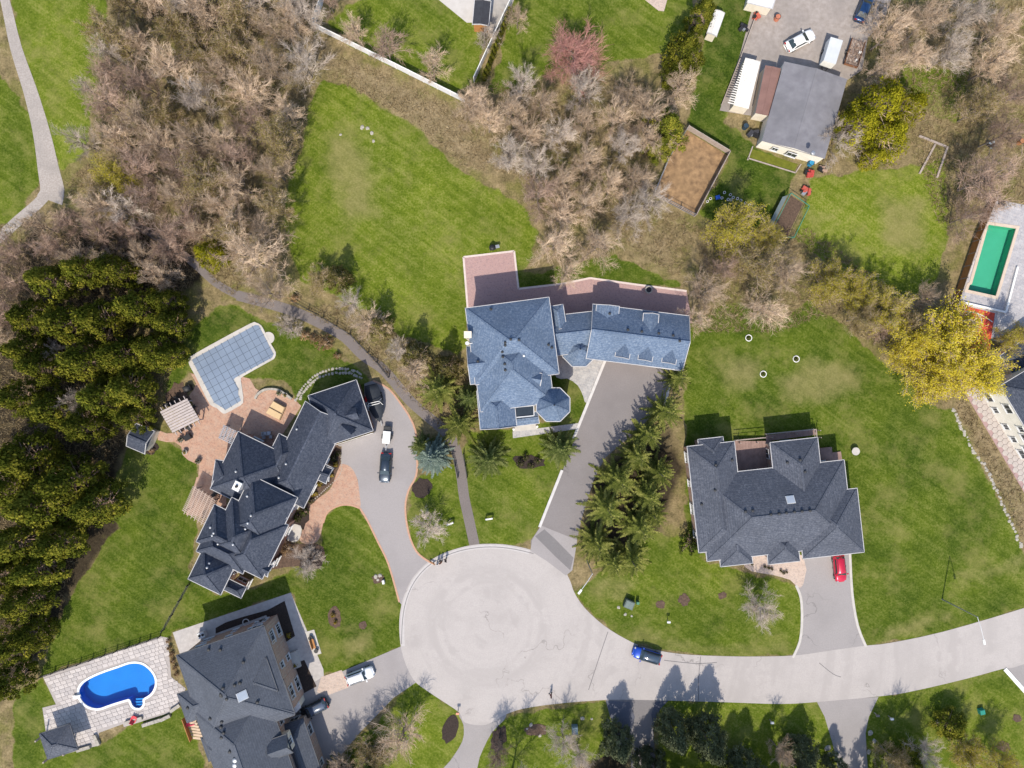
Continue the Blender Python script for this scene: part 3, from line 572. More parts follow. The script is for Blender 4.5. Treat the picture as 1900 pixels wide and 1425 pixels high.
    def finish(s, windows=True, wz=(1.5, 4.4), step=3.4):
        s.wall.build('wall', s.wm, s.root)
        if not windows: return
        for B in s.bl:
            if not B['win']: continue
            o, a, b, L, Wd, ov = B['o'], B['a'], B['b'], B['L'], B['W'], B['ov']
            for st, d, n, ln in ((o + b * ov, a, -b, L), (o + b * (Wd - ov), a, b, L), (o + a * ov, b, -a, Wd), (o + a * (L - ov), b, a, Wd)):
                k = max(1, int((ln - 1.6) / step))
                for i in range(k):
                    p = st + d * (ln * (i + .5) / k); pp = p + n * .9
                    if any(s.inb(X, pp)[0] for X in s.bl if X is not B): continue
                    for zz in wz:
                        if zz + 1.0 < B['ez'] and zz - 1 > B['z0']: window(s.root, Vector((p.x, p.y, zz)), n, 'm' if i % 2 == 0 else 's')
def oct_roof(H, cx, cy, rpx, ez, rise, n=8, rot=0.39, wall=True, z0=0):
    c = P(cx, cy, ez); r = rpx * GSD * (CAMH - ez) / CAMH; ring = [c + Vector((r * math.cos(rot + 2 * math.pi * k / n), r * math.sin(rot + 2 * math.pi * k / n), 0)) for k in range(n)]
    m = MB(); m.add(ring + [c + Vector((0, 0, rise))], [(k, (k + 1) % n, n) for k in range(n)] + [tuple(range(n - 1, -1, -1))]); ro = m.build('roof', H.rm, H.root)
    g = MB(); rg = MB()
    for k in range(n):
        p1, p2 = ring[k], ring[(k + 1) % n]; o = ((p1 + p2) / 2 - c).normalized(); g.beam(p1 + o * .06, p2 + o * .06, .12, .16); rg.beam(p1, c + Vector((0, 0, rise)), .22, .05)
    g.build('gutter', H.gm, ro); rg.build('ridge_cap', H.rm, ro); f = MB(); f.cyl((c.x, c.y, ez + rise - .1), .14, .5, 8, .03); f.build('finial', M['dark_metal'], ro)
    if wall: H.wall.prism([(c.x + (p.x - c.x) * .9, c.y + (p.y - c.y) * .9) for p in ring], z0 - .1, ez - .03)
    return ro
def dormer(H, pxa, pxb, ez, wpx, rise, trim=True):
    """small gabled dormer: ridge from pixel a (front) to b (back, buried in the main roof)"""
    a = P(pxa[0], pxa[1], ez); b = P(pxb[0], pxb[1], ez); d = (b - a).normalized(); sd = Vector((-d.y, d.x, 0)); w = wpx * GSD / 2 * .95; up = Vector((0, 0, rise))
    m = MB(); vs = [a - sd * w, a + sd * w, b + sd * w, b - sd * w, a + up, b + up]; m.add(vs, [(0, 4, 5, 3), (2, 5, 4, 1), (0, 3, 2, 1)]); o = m.build('dormer_roof', H.rm, H.root)
    i = d * .25; wl = MB(); k = .86
    wl.add([a + i - sd * w * k - up * 1.5, a + i + sd * w * k - up * 1.5, a + i + sd * w * k, a + i - sd * w * k, a + i + up * k, b - sd * w * k, b + sd * w * k, b - sd * w * k - up * 1.5, b + sd * w * k - up * 1.5], [(0, 1, 2, 3), (3, 2, 4), (0, 3, 5, 7), (1, 8, 6, 2)]); wl.build('dormer_wall', M['cream'], o)
    if not trim: return
    g = MB()
    for q in (vs[0], vs[1]): g.beam(q - d * .04, a + up - d * .04, .1, .16)
    for q, r in ((vs[0], vs[3]), (vs[1], vs[2])): g.beam(q, r, .1, .12)
    g.build('gutter', H.gm, o); window(H.root, a + i * .98 - Vector((0, 0, .55 * rise)), -d, 's')
# --- A: the blue roofed house
CA = lambda pts: conv(850, 530, 4.915, pts); CA2 = lambda pts: conv(1010, 490, 6.197, pts)
A = House('large two-storey house with slate-blue shingle roof, turret and long garage wing', M['roof_blue'], M['brick_tan'])
A.block(CA([(68,207),(828,107),(140,905)]), 7.2, .62)
A.block(CA([(112,420),(780,335),(200,1150)]), 7.0, .6, ax='v')
A.block(CA([(172,960),(500,930),(228,1308)]), 6.6, .62, 'hg', ax='v')
A.block(CA([(420,800),(815,760),(450,1105)]), 6.9, .6)
A.block(CA([(80,555),(420,520),(128,898)]), 6.6, .62, 'gh', ax='u')
A.block(CA([(470,1180),(725,1150),(480,1285)]), 3.4, .35, 'gg', ax='u', wall=False)
A.block(CA2([(60,490),(212,465),(90,760)]), 4.9, .6, 'hg', ax='v')
A.block(CA2([(60,600),(640,535),(140,1050)]), 4.2, .6, 'gg', ax='u')
A.block(CA2([(560,462),(1662,598),(500,1085)]), 4.3, .62, 'gg', ax='u')
A.block(CA2([(690,560),(1652,690),(640,1098)]), 4.15, .5, 'gg', ax='u', win=False)
A.block(CA2([(603,468),(860,490),(585,760)]), 4.9, .32, 'gh', ax='v', gutter=True)
oct_roof(A, *CA([(866,1085)])[0], 33, 7.0, 3.0)
oct_roof(A, *CA2([(400,985)])[0], 33, 3.6, 2.2)
dormer(A, CA2([(1228,575)])[0], CA2([(1210,800)])[0], 5.4, 29, 1.0)
for x0 in (905, 1168, 1440): dormer(A, CA2([(x0 - 12, 1075 + (x0 - 905) * .12)])[0], CA2([(x0 + 25, 880 + (x0 - 905) * .12)])[0], 5.2, 27, .9)
dormer(A, CA([(755,860)])[0], CA([(640,840)])[0], 7.9, 24, .9)
for i_ in range(3):
    p_ = P(*CA2([(840 + 280 * i_, 1125 + 34 * i_)])[0], 1.3); window(A.root, p_ + Vector((-.05, .55, 0)), Vector((-.12, -.99, 0)), 'gd')
A.vents(CA([(300,215),(480,490),(555,495),(430,520),(430,545),(403,605),(408,650),(425,715),(430,770),(825,540),(855,565),(180,690)]) + CA2([(750,570),(960,755),(1120,775),(1315,795),(1480,820),(1555,885)]), .17)
A.vents(CA([(600,640)]), .14, M['white'])
ch = MB(); p_ = P(868, 621, 8.6); ch.box((p_.x, p_.y, 4.3), (.9, .8, 8.6)); ch.box((p_.x, p_.y, 8.66), (1.1, 1.0, .14)); ch.build('chimney', M['cream'], A.root)
hp = MB(); p_ = P(867, 637, 7.6); hp.cyl((p_.x, p_.y, 7.3), .3, .5, 12); hp.beam((p_.x, p_.y, 7.35), (p_.x + 1.6, p_.y, 7.35), .12, .12); hp.build('satellite_mount', M['trim'], A.root)
bl = MB(); q_ = [P(x, y, 6.2) for x, y in CA([(492,1112),(690,1092),(692,1185),(492,1205)])]
for i_ in range(4): bl.beam(q_[i_], q_[(i_ + 1) % 4], .14, .5)
bl.build('balcony_frame', M['trim'], A.root); bp = MB(); bp.add([v + Vector((0, 0, .1)) for v in q_], [(0, 3, 2, 1)]); bp.build('balcony_window', M['glass'], A.root)
for x_, y_ in CA([(505,1300),(715,1275)]): pc = MB(); p_ = P(x_, y_, 0); pc.cyl((p_.x, p_.y, .1), .16, 3.2, 10); pc.build('porch_column', M['white'], A.root)
A.finish(step=3.8)
# --- B: the navy roofed house
C4 = lambda pts: conv(370, 690, 5.276, pts); C3 = lambda pts: conv(340, 860, 5.7, pts)
def st(s0, s1, t0, t1):
    f = lambda s, t: (720 + .899 * s - .438 * t, 125 + .438 * s + .899 * t); return C3([f(s0, t0), f(s1, t0), f(s0, t1)])
B = House('sprawling angled house with dark navy shingle roof and many hips, beside the covered pool', M['roof_navy'], M['brick_red'])
B.block(C4([(1065,235),(1535,80),(1215,735)]), 4.0, .85)
B.block(C4([(1039,289),(1435,482),(623,1139)]), 3.9, .85, 'gh', ax='v')
B.block(C4([(380,585),(937,857),(107,1143)]), 4.0, .85)
B.block(C4([(780,605),(1040,735),(600,980)]), 3.7, .8, 'hh', ax='v')
B.block(C4([(160,860),(420,900),(75,1110)]), 3.8, .7, 'hh')
B.block(C4([(1228,905),(1310,945),(1150,1050)]), 3.1, .6, 'hg', ax='u', wall=False)
B.block(C4([(1130,900),(1300,950),(1100,1020)]), 3.2, .9, 'hg', ax='u', wall=False)
B.block(st(0, 543, 0, 640), 6.3, .95)
B.block(st(-82, 460, 302, 900), 6.25, .95)
B.block(st(-215, 400, 448, 885), 6.2, .95)
B.block(st(120, 583, 305, 935), 6.2, .95)
B.block(st(-170, 374, 620, 976), 6.15, .95)
B.block(st(-120, 262, 900, 1277), 6.1, .95)
B.block(st(240, 470, 1090, 1215), 4.6, .9, 'hh')
B.block(st(440, 622, 760, 888), 5.9, .9, 'hg', ax='u')
B.block(st(430, 540, 170, 280), 5.6, .9, 'hg', ax='u')
dormer(B, C4([(1550,400)])[0], C4([(1400,440)])[0], 5.6, 22, .8, False)
dormer(B, C4([(1500,610)])[0], C4([(1400,520)])[0], 5.6, 20, .8, False)
B.vents(C4([(955,560),(850,900),(780,1035),(360,975),(470,1215)]) + C3([(680,345),(720,550),(685,630),(660,690),(290,675),(325,735),(310,760),(530,855),(370,850),(278,1055),(255,1100)]), .16, M['steel'])
ch = MB(); p_ = P(*C3([(570,240)])[0], 8.0); ch.box((p_.x, p_.y, 5.5), (.9, 1.2, 5.0), -.45); ch.box((p_.x, p_.y, 8.05), (1.05, 1.35, .16), -.45); co_ = ch.build('chimney', M['white'], B.root)
ch = MB(); ch.cyl((p_.x, p_.y, 8.1), .22, .3, 10); ch.build('flue', M['black'], co_)
for i_ in range(3):
    p_ = P(*C4([(1430 + 105 * i_, 690 - 34 * i_)])[0], 1.3); window(B.root, p_ + Vector((-.1, .1, 0)), Vector((.3, -.95, 0)), 'gd')
B.finish()
# --- C: the slate roofed house by the blue pool
def ct(s0, s1, t0, t1):
    f = lambda s, t: (120 + .945 * s + .326 * t, 510 - .326 * s + .945 * t); return CC([f(s0, t0), f(s1, t0), f(s0, t1)])
C = House('stone-fronted two-storey house with slate-grey roof between the blue pool and its driveway', M['roof_slate'], M['brick_tan'], gm=M['gutter_dark'])
C.block(ct(0, 751, 0, 770), 6.8, .55)
C.block(ct(-10, 594, 480, 1400), 6.7, .55, ax='v')
C.block(ct(430, 751, -2, 300), 6.72, .5, 'hh', ax='u')
C.block(ct(430, 756, 470, 755), 6.75, .5, 'hh', ax='u')
C.block(ct(430, 683, 257, 541), 7.4, .5, 'hh', ax='u')
C.block(ct(-95, 200, 300, 545), 6.3, .5, 'hh', ax='u')
C.block(ct(560, 805, 820, 1400), 3.7, .5, 'hh', ax='v')
C.block(ct(-30, 120, 700, 900), 6.2, .5, 'hh', ax='u')
for s_, t_ in ((1.2, 60), (1.2, 590)):      # stone bay windows on the front
    f = lambda s, t: P(*CC([(120 + .945 * s + .326 * t, 510 - .326 * s + .945 * t)])[0], 2.6)
    q_ = [f(760, t_ + 20), f(815, t_ + 45), f(815, t_ + 135), f(760, t_ + 165)]; mb = MB(); mb.prism([(v.x, v.y) for v in q_], -.05, 2.6); mb.build('bay_window', M['cream'], C.root)
    mb = MB(); mb.prism(offset([(v.x, v.y) for v in q_], .12), 2.6, 2.72); mb.build('bay_roof', M['trim'], C.root)
C.vents(CC([(383,460),(478,462),(500,775),(595,750),(638,732),(482,825),(485,838),(530,862),(665,562),(780,888),(213,935),(395,1022),(490,1048),(483,1090),(505,1137),(487,1175),(555,1290)]), .2)
C.vents(CC([(597,1360),(595,1400)]), .3, M['steel'])
C.skylight(*CC([(655,838)])[0], 1.45, 1.3, .33, (0, .0))
for i_ in range(2):
    p_ = P(*CC([(1100 + 95 * i_, 1120 + 160 * i_)])[0], 1.3); window(C.root, p_ + Vector((-.6, 0, 0)), Vector((.93, -.35, 0)), 'gd')
for t_ in (940, 1090):
    dd = lambda s, t: CC([(120 + .945 * s + .326 * t, 510 - .326 * s + .945 * t)])[0]
dormer(C, dd(640, 975), dd(470, 975), 7.3, 36, 1.3)
p_ = P(552, 1252, 2.4)
C.finish(step=3.6)
# --- D: the charcoal roofed bungalow
def dt(s0, s1, t0, t1):
    f = lambda s, t: (90 + .994 * s + .11 * t, 262 - .11 * s + .994 * t); return conv(1255, 770, 4.454, [f(s0, t0), f(s1, t0), f(s0, t1)])
CD = lambda pts: conv(1255, 770, 4.454, pts)
D = House('wide hip-roofed bungalow with charcoal shingles, red car in front of its garage', M['roof_grey'], M['brick_tan'])
D.block(dt(60, 1275, 252, 958), 4.5, .5)
D.block(dt(0, 390, 0, 880), 4.5, .5, ax='v')
D.block(dt(685, 1077, 43, 700), 4.5, .5, ax='v')
D.block(dt(850, 1356, 497, 1025), 4.5, .5)
D.block(dt(95, 300, -48, 200), 4.2, .5, 'hh', ax='v')
D.block(dt(166, 430, 700, 1015), 4.4, .55, 'hh', ax='v')
D.block(dt(560, 820, 760, 1040), 4.4, .55, 'hh', ax='v')
D.vents(CD([(460,372),(325,412),(318,622),(208,738),(570,797),(630,790),(780,822),(848,815),(908,808),(975,800),(1037,795),(1103,790),(1022,370),(1062,468),(915,392)]), .18)
D.skylight(*CD([(942,700)])[0], 1.25, 1.2, .11, (0, 0))
dk = MB()
for i_ in range(13):
    x0 = 490 + 23 * i_; a_ = P(*CD([(x0, 215)])[0], 1.0); b_ = P(*CD([(x0 + 12, 470)])[0], 1.0); mb = MB(); mb.beam(a_, b_, .42, .06); mb.build('deck_board', M['deckwood'], D.root)
for i_ in range(18):
    x0 = 750 + 23.5 * i_; a_ = P(*CD([(x0, 168 - (x0 - 750) * .13)])[0], 1.0); b_ = P(*CD([(x0 + 4, 215 - (x0 - 750) * .13)])[0], 1.0); mb = MB(); mb.beam(a_, b_, .42, .06); mb.build('deck_board', M['deckwood'], D.root)
for x_, y_ in ((500,225),(640,222),(760,180),(960,150),(1150,122),(1155,180)): p_ = P(*CD([(x_, y_)])[0], 0); mb = MB(); mb.box((p_.x, p_.y, .95), (.12, .12, 1.9)); mb.build('deck_post', M['wood'], D.root)
rl = MB()
for a_, b_ in (((490,212),(740,188)),((740,160),(1155,118)),((1155,118),(1162,185))):
    p1, p2 = P(*CD([a_])[0], 1.95), P(*CD([b_])[0], 1.95); rl.beam(p1, p2, .1, .08); rl.beam(p1 - Vector((0, 0, .75)), p2 - Vector((0, 0, .75)), .06, .06)
rl.build('deck_railing', M['wood'], D.root)
for x0, x1, y0, y1, z_ in ((1185,1285,275,385,.5),(1285,1360,312,380,.25)):
    q_ = [P(x, y, z_) for x, y in CD([(x0, y0), (x1, y0 - 10), (x1 + 10, y1 - 10), (x0 + 8, y1)])]; mb = MB(); mb.prism([(v.x, v.y) for v in q_], -.05, z_); mb.build('side_step', M['deckwood'], D.root)
p_ = P(*CD([(1290,1150)])[0], 1.3)
for i_ in range(2): window(D.root, P(*CD([(1140 + 150 * i_, 1150 - 12 * i_)])[0], 1.3) + Vector((0, .35, 0)), Vector((-.1, -.99, 0)), 'gd')
D.finish(wz=(1.6,))
# --- E: the workshop with its lean-to
E_ = House('low grey felt-roofed workshop with white end wall and small windows', M['roof_felt'], M['stucco'], 'workshop', 'workshop', .1)
E_.block([(1455,114),(1572,147),(1408,260)], 3.1, .12, 'gg', ax='v', gutter=False, win=False)
wc = P(1450, 285, 0)
for fx, key in ((.33, 's'), (.62, 'm')):
    a_, b_ = P(1408, 260, 3.1), P(1516, 296, 3.1); p_ = a_.lerp(b_, fx); n_ = Vector(((b_ - a_).y, -(b_ - a_).x, 0)).normalized(); n_ = n_ if n_.y < 0 else -n_
    B0 = E_.bl[0]; window(E_.root, Vector((p_.x, p_.y, 1.7)) - n_ * (B0['ov'] - .005), n_, key)
E_.vents([(1508,284)], .28, M['steel'])
E_.finish(False)
LT = House('brown flat-roofed lean-to shed beside the grey workshop', mat('brown_roof', (.22, .125, .105), (.17, .095, .08), .8, .85), M['cream'], 'shed', 'lean_to_shed', .08)
LT.block([(1420,121),(1449,127),(1387,207)], 2.7, .06, 'gg', ax='v', gutter=False, win=False); LT.finish(False)
WS = House('long white ribbed-roof container shed at the edge of the dirt yard', mat('ribbed_white', (.7, .67, .62), (.6, .57, .52), 1.0, .7), M['cream'], 'container', 'container_shed', .06)
WS.block([(1383,107),(1411,114),(1349,192)], 2.5, .03, 'gg', ax='v', gutter=False, win=False)
a_, b_, d_ = P(1383,107,2.56), P(1411,114,2.56), P(1349,192,2.56)
for i_ in range(20): mb = MB(); f_ = (d_ - a_) * ((i_ + .5) / 20); mb.beam(a_ + f_ + (b_ - a_) * .02, b_ + f_ - (b_ - a_) * .02, .14, .07); mb.build('roof_rib', WS.rm, WS.root)
WS.finish(False)
# --- F: white walled house on the right edge
F = House('tall white stucco house with navy roof beside the hexagon paving', M['roof_navy'], M['stucco'], over=.25)
F.block([(1856,716),(1945,864),(1990,636)], 6.0, .6, win=False)
F.block([(1856,660),(1930,610),(1890,725)], 3.2, .3, 'hh', win=False)
B0 = F.bl[0]; c_ = P(1856,716,6.0); e_ = P(1945,864,6.0); du = (e_ - c_).normalized(); nw = Vector((du.y, -du.x, 0)); nw = nw if nw.x < 0 else -nw
for d_, z_, k_ in ((2.2,1.5,'m'),(4.2,4.3,'m'),(4.6,1.3,'s'),(7.6,1.4,'s'),(7.8,4.5,'s'),(9.5,4.2,'m'),(9.9,1.4,'s'),(11.5,2.9,'s'),(12.6,1.4,'m'),(13,4.4,'m')):
    p_ = c_ + du * d_ - nw * (B0['ov']); window(F.root, Vector((p_.x, p_.y, z_)), nw, k_)
F.finish(False)
# --- small garden buildings
S1 = House('small navy-roofed cabana hut at the end of the paver path', M['roof_navy'], M['cream'], 'hut', 'garden_hut', .25)
S1.block(CB([(175,1035),(350,1110),(50,1240)]), 2.5, .55, 'gg', ax='u', win=False); S1.finish(False)
G1 = House('square slate-roofed gazebo on the pool deck corner', M['roof_grey'], M['wood'], 'gazebo', 'gazebo', gm=M['gutter_dark'])
G1.block(conv(60,1170,5.587,[(75,1072),(385,970),(175,1330)]), 2.7, .55, wall=False)
for x_, y_ in conv(60,1170,5.587,[(150,1060),(370,985),(430,1200),(230,1275)]): mb = MB(); p_ = P(x_, y_, 0); mb.box((p_.x, p_.y, 1.37), (.22, .22, 2.75)); mb.build('post', M['wood'], G1.root)
CN = lambda pts: conv(460, 0, 3.562, pts)
N1 = House('orange-sided garden shed with black roof by the white fence', mat('black_roof', (.04, .042, .05), (.03, .03, .037), 2, .85), M['cedarwood'], 'shed', 'garden_shed', .12)
N1.block(CN([(1500,0),(1605,10),(1437,155)]), 2.6, .2, 'gg', ax='v', win=False); N1.finish(False)
N2 = House('white-roofed small shed on the deep green lawn', mat('white_roof', (.68, .66, .64), (.6, .58, .56), 1, .7), M['cream'], 'shed', 'small_shed', .1)
N2.block([(1327,19),(1344,25),(1309,60)], 2.2, .25, 'gg', ax='v', win=False); N2.finish(False)
N3 = House('pale metal-roofed shed at the top of the dirt yard', mat('pale_metal_roof', (.6, .6, .62), (.48, .48, .5), 1, .5), M['cream'], 'shed', 'metal_shed', .1)
N3.block([(1394,-25),(1440,-14),(1390,5)], 2.4, .2, 'gg', ax='u', win=False); N3.finish(False)
# ---------------------------------------------------------------- trees and shrubs
RND = random.Random(11)
def rvec(r): return Vector((r.gauss(0, 1), r.gauss(0, 1), r.gauss(0, 1)))
def quad(mb, c, d, n, l, w, var):
    s = d.cross(n)
    if s.length < 1e-3: return
    s = s.normalized() * w / 2; d = d.normalized() * l / 2
    mb.add([c - d - s * .6, c - d * .2 + s, c + d, c - d * .2 - s], [(0, 1, 2, 3)], var)
def gen_bare(seed, h=10.0, r=4.2, leaves=0, tw=.017, k1=12, wild=.24, low=.2, up=.1, lsz=.26):
    R = random.Random(seed); tr = MB(); cr = MB(); fo = MB(); tips = []
    lead = [Vector((0, 0, -.1)), Vector((R.uniform(-.15, .15), R.uniform(-.15, .15), h * .25)), Vector((R.uniform(-.4, .4), R.uniform(-.4, .4), h * .55)), Vector((R.uniform(-.6, .6), R.uniform(-.6, .6), h * .85))]
    tr.tube(lead, [h * .019, h * .015, h * .009, h * .003], 6)
    def br(p, d, L, rad, lev):
        n = 3 if lev < 4 else 2; pts = [p]; q = p.copy(); dd = d.copy()
        for i in range(n):
            dd = (dd + rvec(R) * wild * (.55 if lev < 3 else .35) + Vector((0, 0, up * .6))).normalized(); q = q + dd * (L / n); pts.append(q.copy())
        rr = [max(tw * .6, rad * (1 - .8 * i / n)) for i in range(n + 1)]
        (tr if lev == 1 else cr).tube(pts, rr, 4 if lev == 1 else 3, False, R.random())
        if lev == 4: tips.append((pts[-1], dd)); tips.append((pts[1], dd)); return
        for k in range((0, 6, 6, 6)[lev]):
            t = (k + .6 + R.random() * .5) / 6.2; t = min(.99, max(.2, t)); i = min(n - 1, int(t * n)); b = pts[i].lerp(pts[i + 1], t * n - i)
            ax = d.cross(rvec(R)).normalized(); nd = (Matrix.Rotation(math.radians(R.uniform(22, 52)), 3, ax) @ dd).normalized()
            br(b, nd, L * (R.uniform(.42, .62) if lev < 3 else R.uniform(.6, .85)), max(tw, rad * .5), lev + 1)
    for k in range(k1):
        f = low + (.72 - low) * (k / (k1 - 1)); i = min(2, int(f * 3.5)); p = lead[i].lerp(lead[i + 1], min(1, f * 3.5 - i)) if i < 3 else lead[2]
        az = k * 2.4 + R.uniform(-.4, .4); el = math.radians(25 + 42 * f + R.uniform(-8, 8)); L = r * (1.02 - .35 * f) * R.uniform(.8, 1.1)
        br(p, Vector((math.cos(az) * math.cos(el), math.sin(az) * math.cos(el), math.sin(el))), L, h * .008, 1)
    br(lead[3], Vector((.1, .05, 1)).normalized(), r * .45, h * .004, 2); br(lead[2], Vector((-.4, .3, 1)).normalized(), r * .5, h * .004, 2)
    if leaves:
        for p, d in tips:
            v = R.random()
            for _ in range(leaves): quad(fo, p + rvec(R) * .17, rvec(R), Vector((0, 0, 1)) + rvec(R) * .5, lsz * R.uniform(.6, 1.2), lsz * .7, min(1, max(0, v * .6 + R.random() * .4)))
    return tr, cr, fo
def gen_spruce(seed, h=9.0, r=2.8, nw=17, nb=9, droop=.12, sw=.13, shoot=.5, gap=.2, p=.85):
    R = random.Random(seed); tr = MB(); fo = MB(); tr.tube([(0, 0, -.1), (0, 0, h * .5), (0, 0, h * .97)], [h * .018, h * .011, .02], 6)
    for i in range(nw):
        f = i / (nw - 1); z = h * (.07 + .88 * f); L = r * (1 - f) ** p + .28; n = max(4, int(nb * (1 - f * .45))); a0 = R.random() * 6.28
        for k in range(n):
            az = a0 + 6.283 * k / n + R.uniform(-.22, .22); Lk = L * R.uniform(.78, 1.12); el = math.radians(-8 + 48 * f ** 1.3 + R.uniform(-6, 6)); hd = Vector((math.cos(az), math.sin(az), 0)); var = R.random()
            sd = Vector((-hd.y, hd.x, 0)); N = max(2, int(Lk / gap)); prev = None
            for s in range(N + 1):
                t = s / N; rr = Lk * t; c = Vector((0, 0, z)) + hd * rr * math.cos(el) + Vector((0, 0, rr * math.sin(el) - droop * rr * rr / max(r, 1) + (.1 * rr * t * t)))
                if s == 0: prev = c; continue
                d = (c - prev).normalized(); prev = c
                ln = (shoot * (1 - t) * Lk * .55 + .16) * R.uniform(.75, 1.2)
                for sg in (-1, 1):
                    dd = (d * .75 + sd * sg * .9 + Vector((0, 0, R.uniform(-.12, .16)))).normalized(); quad(fo, c + dd * ln * .5, dd, Vector((0, 0, 1)) + rvec(R) * .25, ln, sw * R.uniform(.8, 1.3), min(1, var * .35 + t * .4 + R.random() * .25))
                quad(fo, c, d, Vector((0, 0, 1)) + rvec(R) * .3, gap * 1.6, sw, min(1, var * .35 + t * .4 + R.random() * .25))
    return tr, None, fo
def gen_clump(seed, h=9.0, r=3.0, ncl=80, nl=60, sz=.3, base=.12, top=.55, cr=.7, shape=1.0, cone=False):
    """crown of many leafy tufts spread over a lumpy ovoid, with gaps between the tufts"""
    R = random.Random(seed); tr = MB(); fo = MB(); bo = MB(); tr.tube([(0, 0, -.1), (.1, .05, h * .4), (0, 0, h * .85)], [h * .02, h * .014, .03], 6)
    lob = [(R.random() * 6.28, R.uniform(.1, .3), R.choice((2, 3, 4))) for _ in range(3)]
    for i in range(ncl):
        f = (i + R.random()) / ncl; zf = base + (1 - base) * f ** shape; az = i * 2.39996 + R.uniform(-.3, .3)
        prof = math.sin(math.pi * min(1, max(0, (zf - base) / (1 - base))) ** top) if zf < 1 else 0
        if cone: zf = base + (1 - base) * (1 - math.sqrt(1 - f * .98)); prof = 1 - (zf - base) / (1 - base)
        k = 1 + sum(a * math.sin(m * az + q) for q, a, m in lob) * .5; rad = r * max(.12, prof) * k * R.uniform(.62, 1.0)
        c = Vector((math.cos(az) * rad, math.sin(az) * rad, zf * h)); ax = (Vector((math.cos(az), math.sin(az), .75)) + rvec(R) * .25).normalized(); v = R.random(); rc = cr * R.uniform(.6, 1.15)
        bo.tube([(0, 0, zf * h * .8), c], [.05, .02], 3, False, .5)
        for _ in range(nl):
            o = rvec(R).normalized() * rc * R.random() ** .45; o = o - ax * o.dot(ax) * .3; nn = (ax * 1.0 + o / max(rc, .01) * .8 + rvec(R) * .32).normalized(); d = (Vector((0, 0, 1)) - nn * nn.z + ax * .3 + rvec(R) * .45).normalized()
            quad(fo, c + o, d, nn, sz * R.uniform(.7, 1.4), sz * .6, min(1, max(0, v * .6 + .4 * R.random())))
    return tr, bo, fo
M['bark'] = leafmat('grey_bark', (.20, .165, .135), (.27, .225, .19), (.33, .285, .24), .0, .15)
M['twig_tan'] = leafmat('tan_twigs', (.36, .255, .17), (.5, .375, .265), (.62, .49, .37), .05, .25)
M['twig_grey'] = leafmat('pale_grey_twigs', (.37, .3, .245), (.48, .4, .335), (.58, .5, .425), .05, .2)
M['twig_dark'] = leafmat('brown_twigs', (.26, .175, .13), (.37, .26, .2), (.48, .35, .275), .05, .2)
M['twig_red'] = leafmat('red_twigs', (.3, .14, .12), (.4, .2, .17), (.48, .27, .23), .05, .1)
M['bud'] = leafmat('yellow_green_buds', (.2, .185, .02), (.36, .31, .04), (.5, .42, .07), .3, .15)
M['budgold'] = leafmat('golden_buds', (.36, .29, .02), (.56, .46, .04), (.72, .62, .11), .3, .1)
M['olive'] = leafmat('olive_buds', (.14, .115, .035), (.22, .18, .06), (.33, .27, .1), .3, .2)
M['cedar'] = leafmat('cedar_foliage', (.035, .05, .007), (.115, .125, .016), (.28, .25, .035), .15, .25)
M['spruce'] = leafmat('spruce_needles', (.022, .038, .010), (.07, .09, .024), (.19, .2, .07), .12, .22)
M['pine'] = leafmat('pine_needles', (.032, .05, .01), (.115, .13, .028), (.30, .285, .085), .15, .2)
M['bluespruce'] = leafmat('blue_spruce_needles', (.045, .07, .058), (.115, .155, .13), (.25, .29, .24), .12, .1)
M['fir'] = leafmat('fir_needles', (.04, .05, .026), (.09, .105, .055), (.17, .185, .105), .1, .2)
M['larch'] = leafmat('olive_needles', (.05, .052, .014), (.14, .125, .04), (.3, .25, .1), .2, .25)
M['gold'] = leafmat('gold_foliage', (.09, .10, .008), (.24, .225, .014), (.42, .37, .03), .25, .12)
M['shrubg'] = leafmat('shrub_leaves', (.02, .035, .008), (.05, .07, .014), (.1, .12, .025), .15, .3)
M['shrubo'] = leafmat('rust_shrub_leaves', (.2, .12, .055), (.33, .21, .11), (.45, .31, .18), .2, .25)
M['shruby'] = leafmat('golden_shrub_leaves', (.16, .12, .008), (.3, .22, .015), (.42, .32, .04), .2, .2)
PROTO = {}
def proto(key, gen, mats, name='tree'):
    tr, cr, fo = gen; PROTO.setdefault(key, []).append([(n, m.mesh(n, mt)) for n, m, mt in (('trunk', tr, mats[0]), ('crown', cr, mats[1]), ('foliage', fo, mats[2])) if m is not None and m.v and mt is not None])
for i_ in range(5): proto('bare', gen_bare(20 + i_, wild=.3), (M['bark'], M['twig_tan'], None))
for i_ in range(3): proto('pale', gen_bare(40 + i_, wild=.26), (M['bark'], M['twig_grey'], None))
for i_ in range(3): proto('dark', gen_bare(50 + i_, wild=.32, k1=11), (M['bark'], M['twig_dark'], None))
for i_ in range(3): proto('larch', gen_clump(190 + i_, 8, 2.6, 85, 46, .24, .05, .5, .5, cone=True), (M['bark'], M['twig_tan'], M['larch']))
proto('red', gen_bare(60, wild=.16, up=.12, k1=26, tw=.015, low=.12), (M['bark'], M['twig_red'], None))
for i_ in range(3): proto('bud', gen_bare(70 + i_, leaves=2, lsz=.2), (M['bark'], M['twig_tan'], M['bud']))
for i_ in range(2): proto('olive', gen_bare(80 + i_, leaves=1, lsz=.2), (M['bark'], M['twig_tan'], M['olive']))
for i_ in range(2): proto('budgold', gen_bare(90 + i_, leaves=3, lsz=.2), (M['bark'], M['twig_tan'], M['budgold']))
for i_ in range(3): proto('spruce', gen_spruce(100 + i_), (M['bark'], None, M['spruce']))
for i_ in range(3): proto('pine', gen_spruce(110 + i_, 9, 3.2, 12, 7, .02, .17, .42, .24, .7), (M['bark'], None, M['pine']))
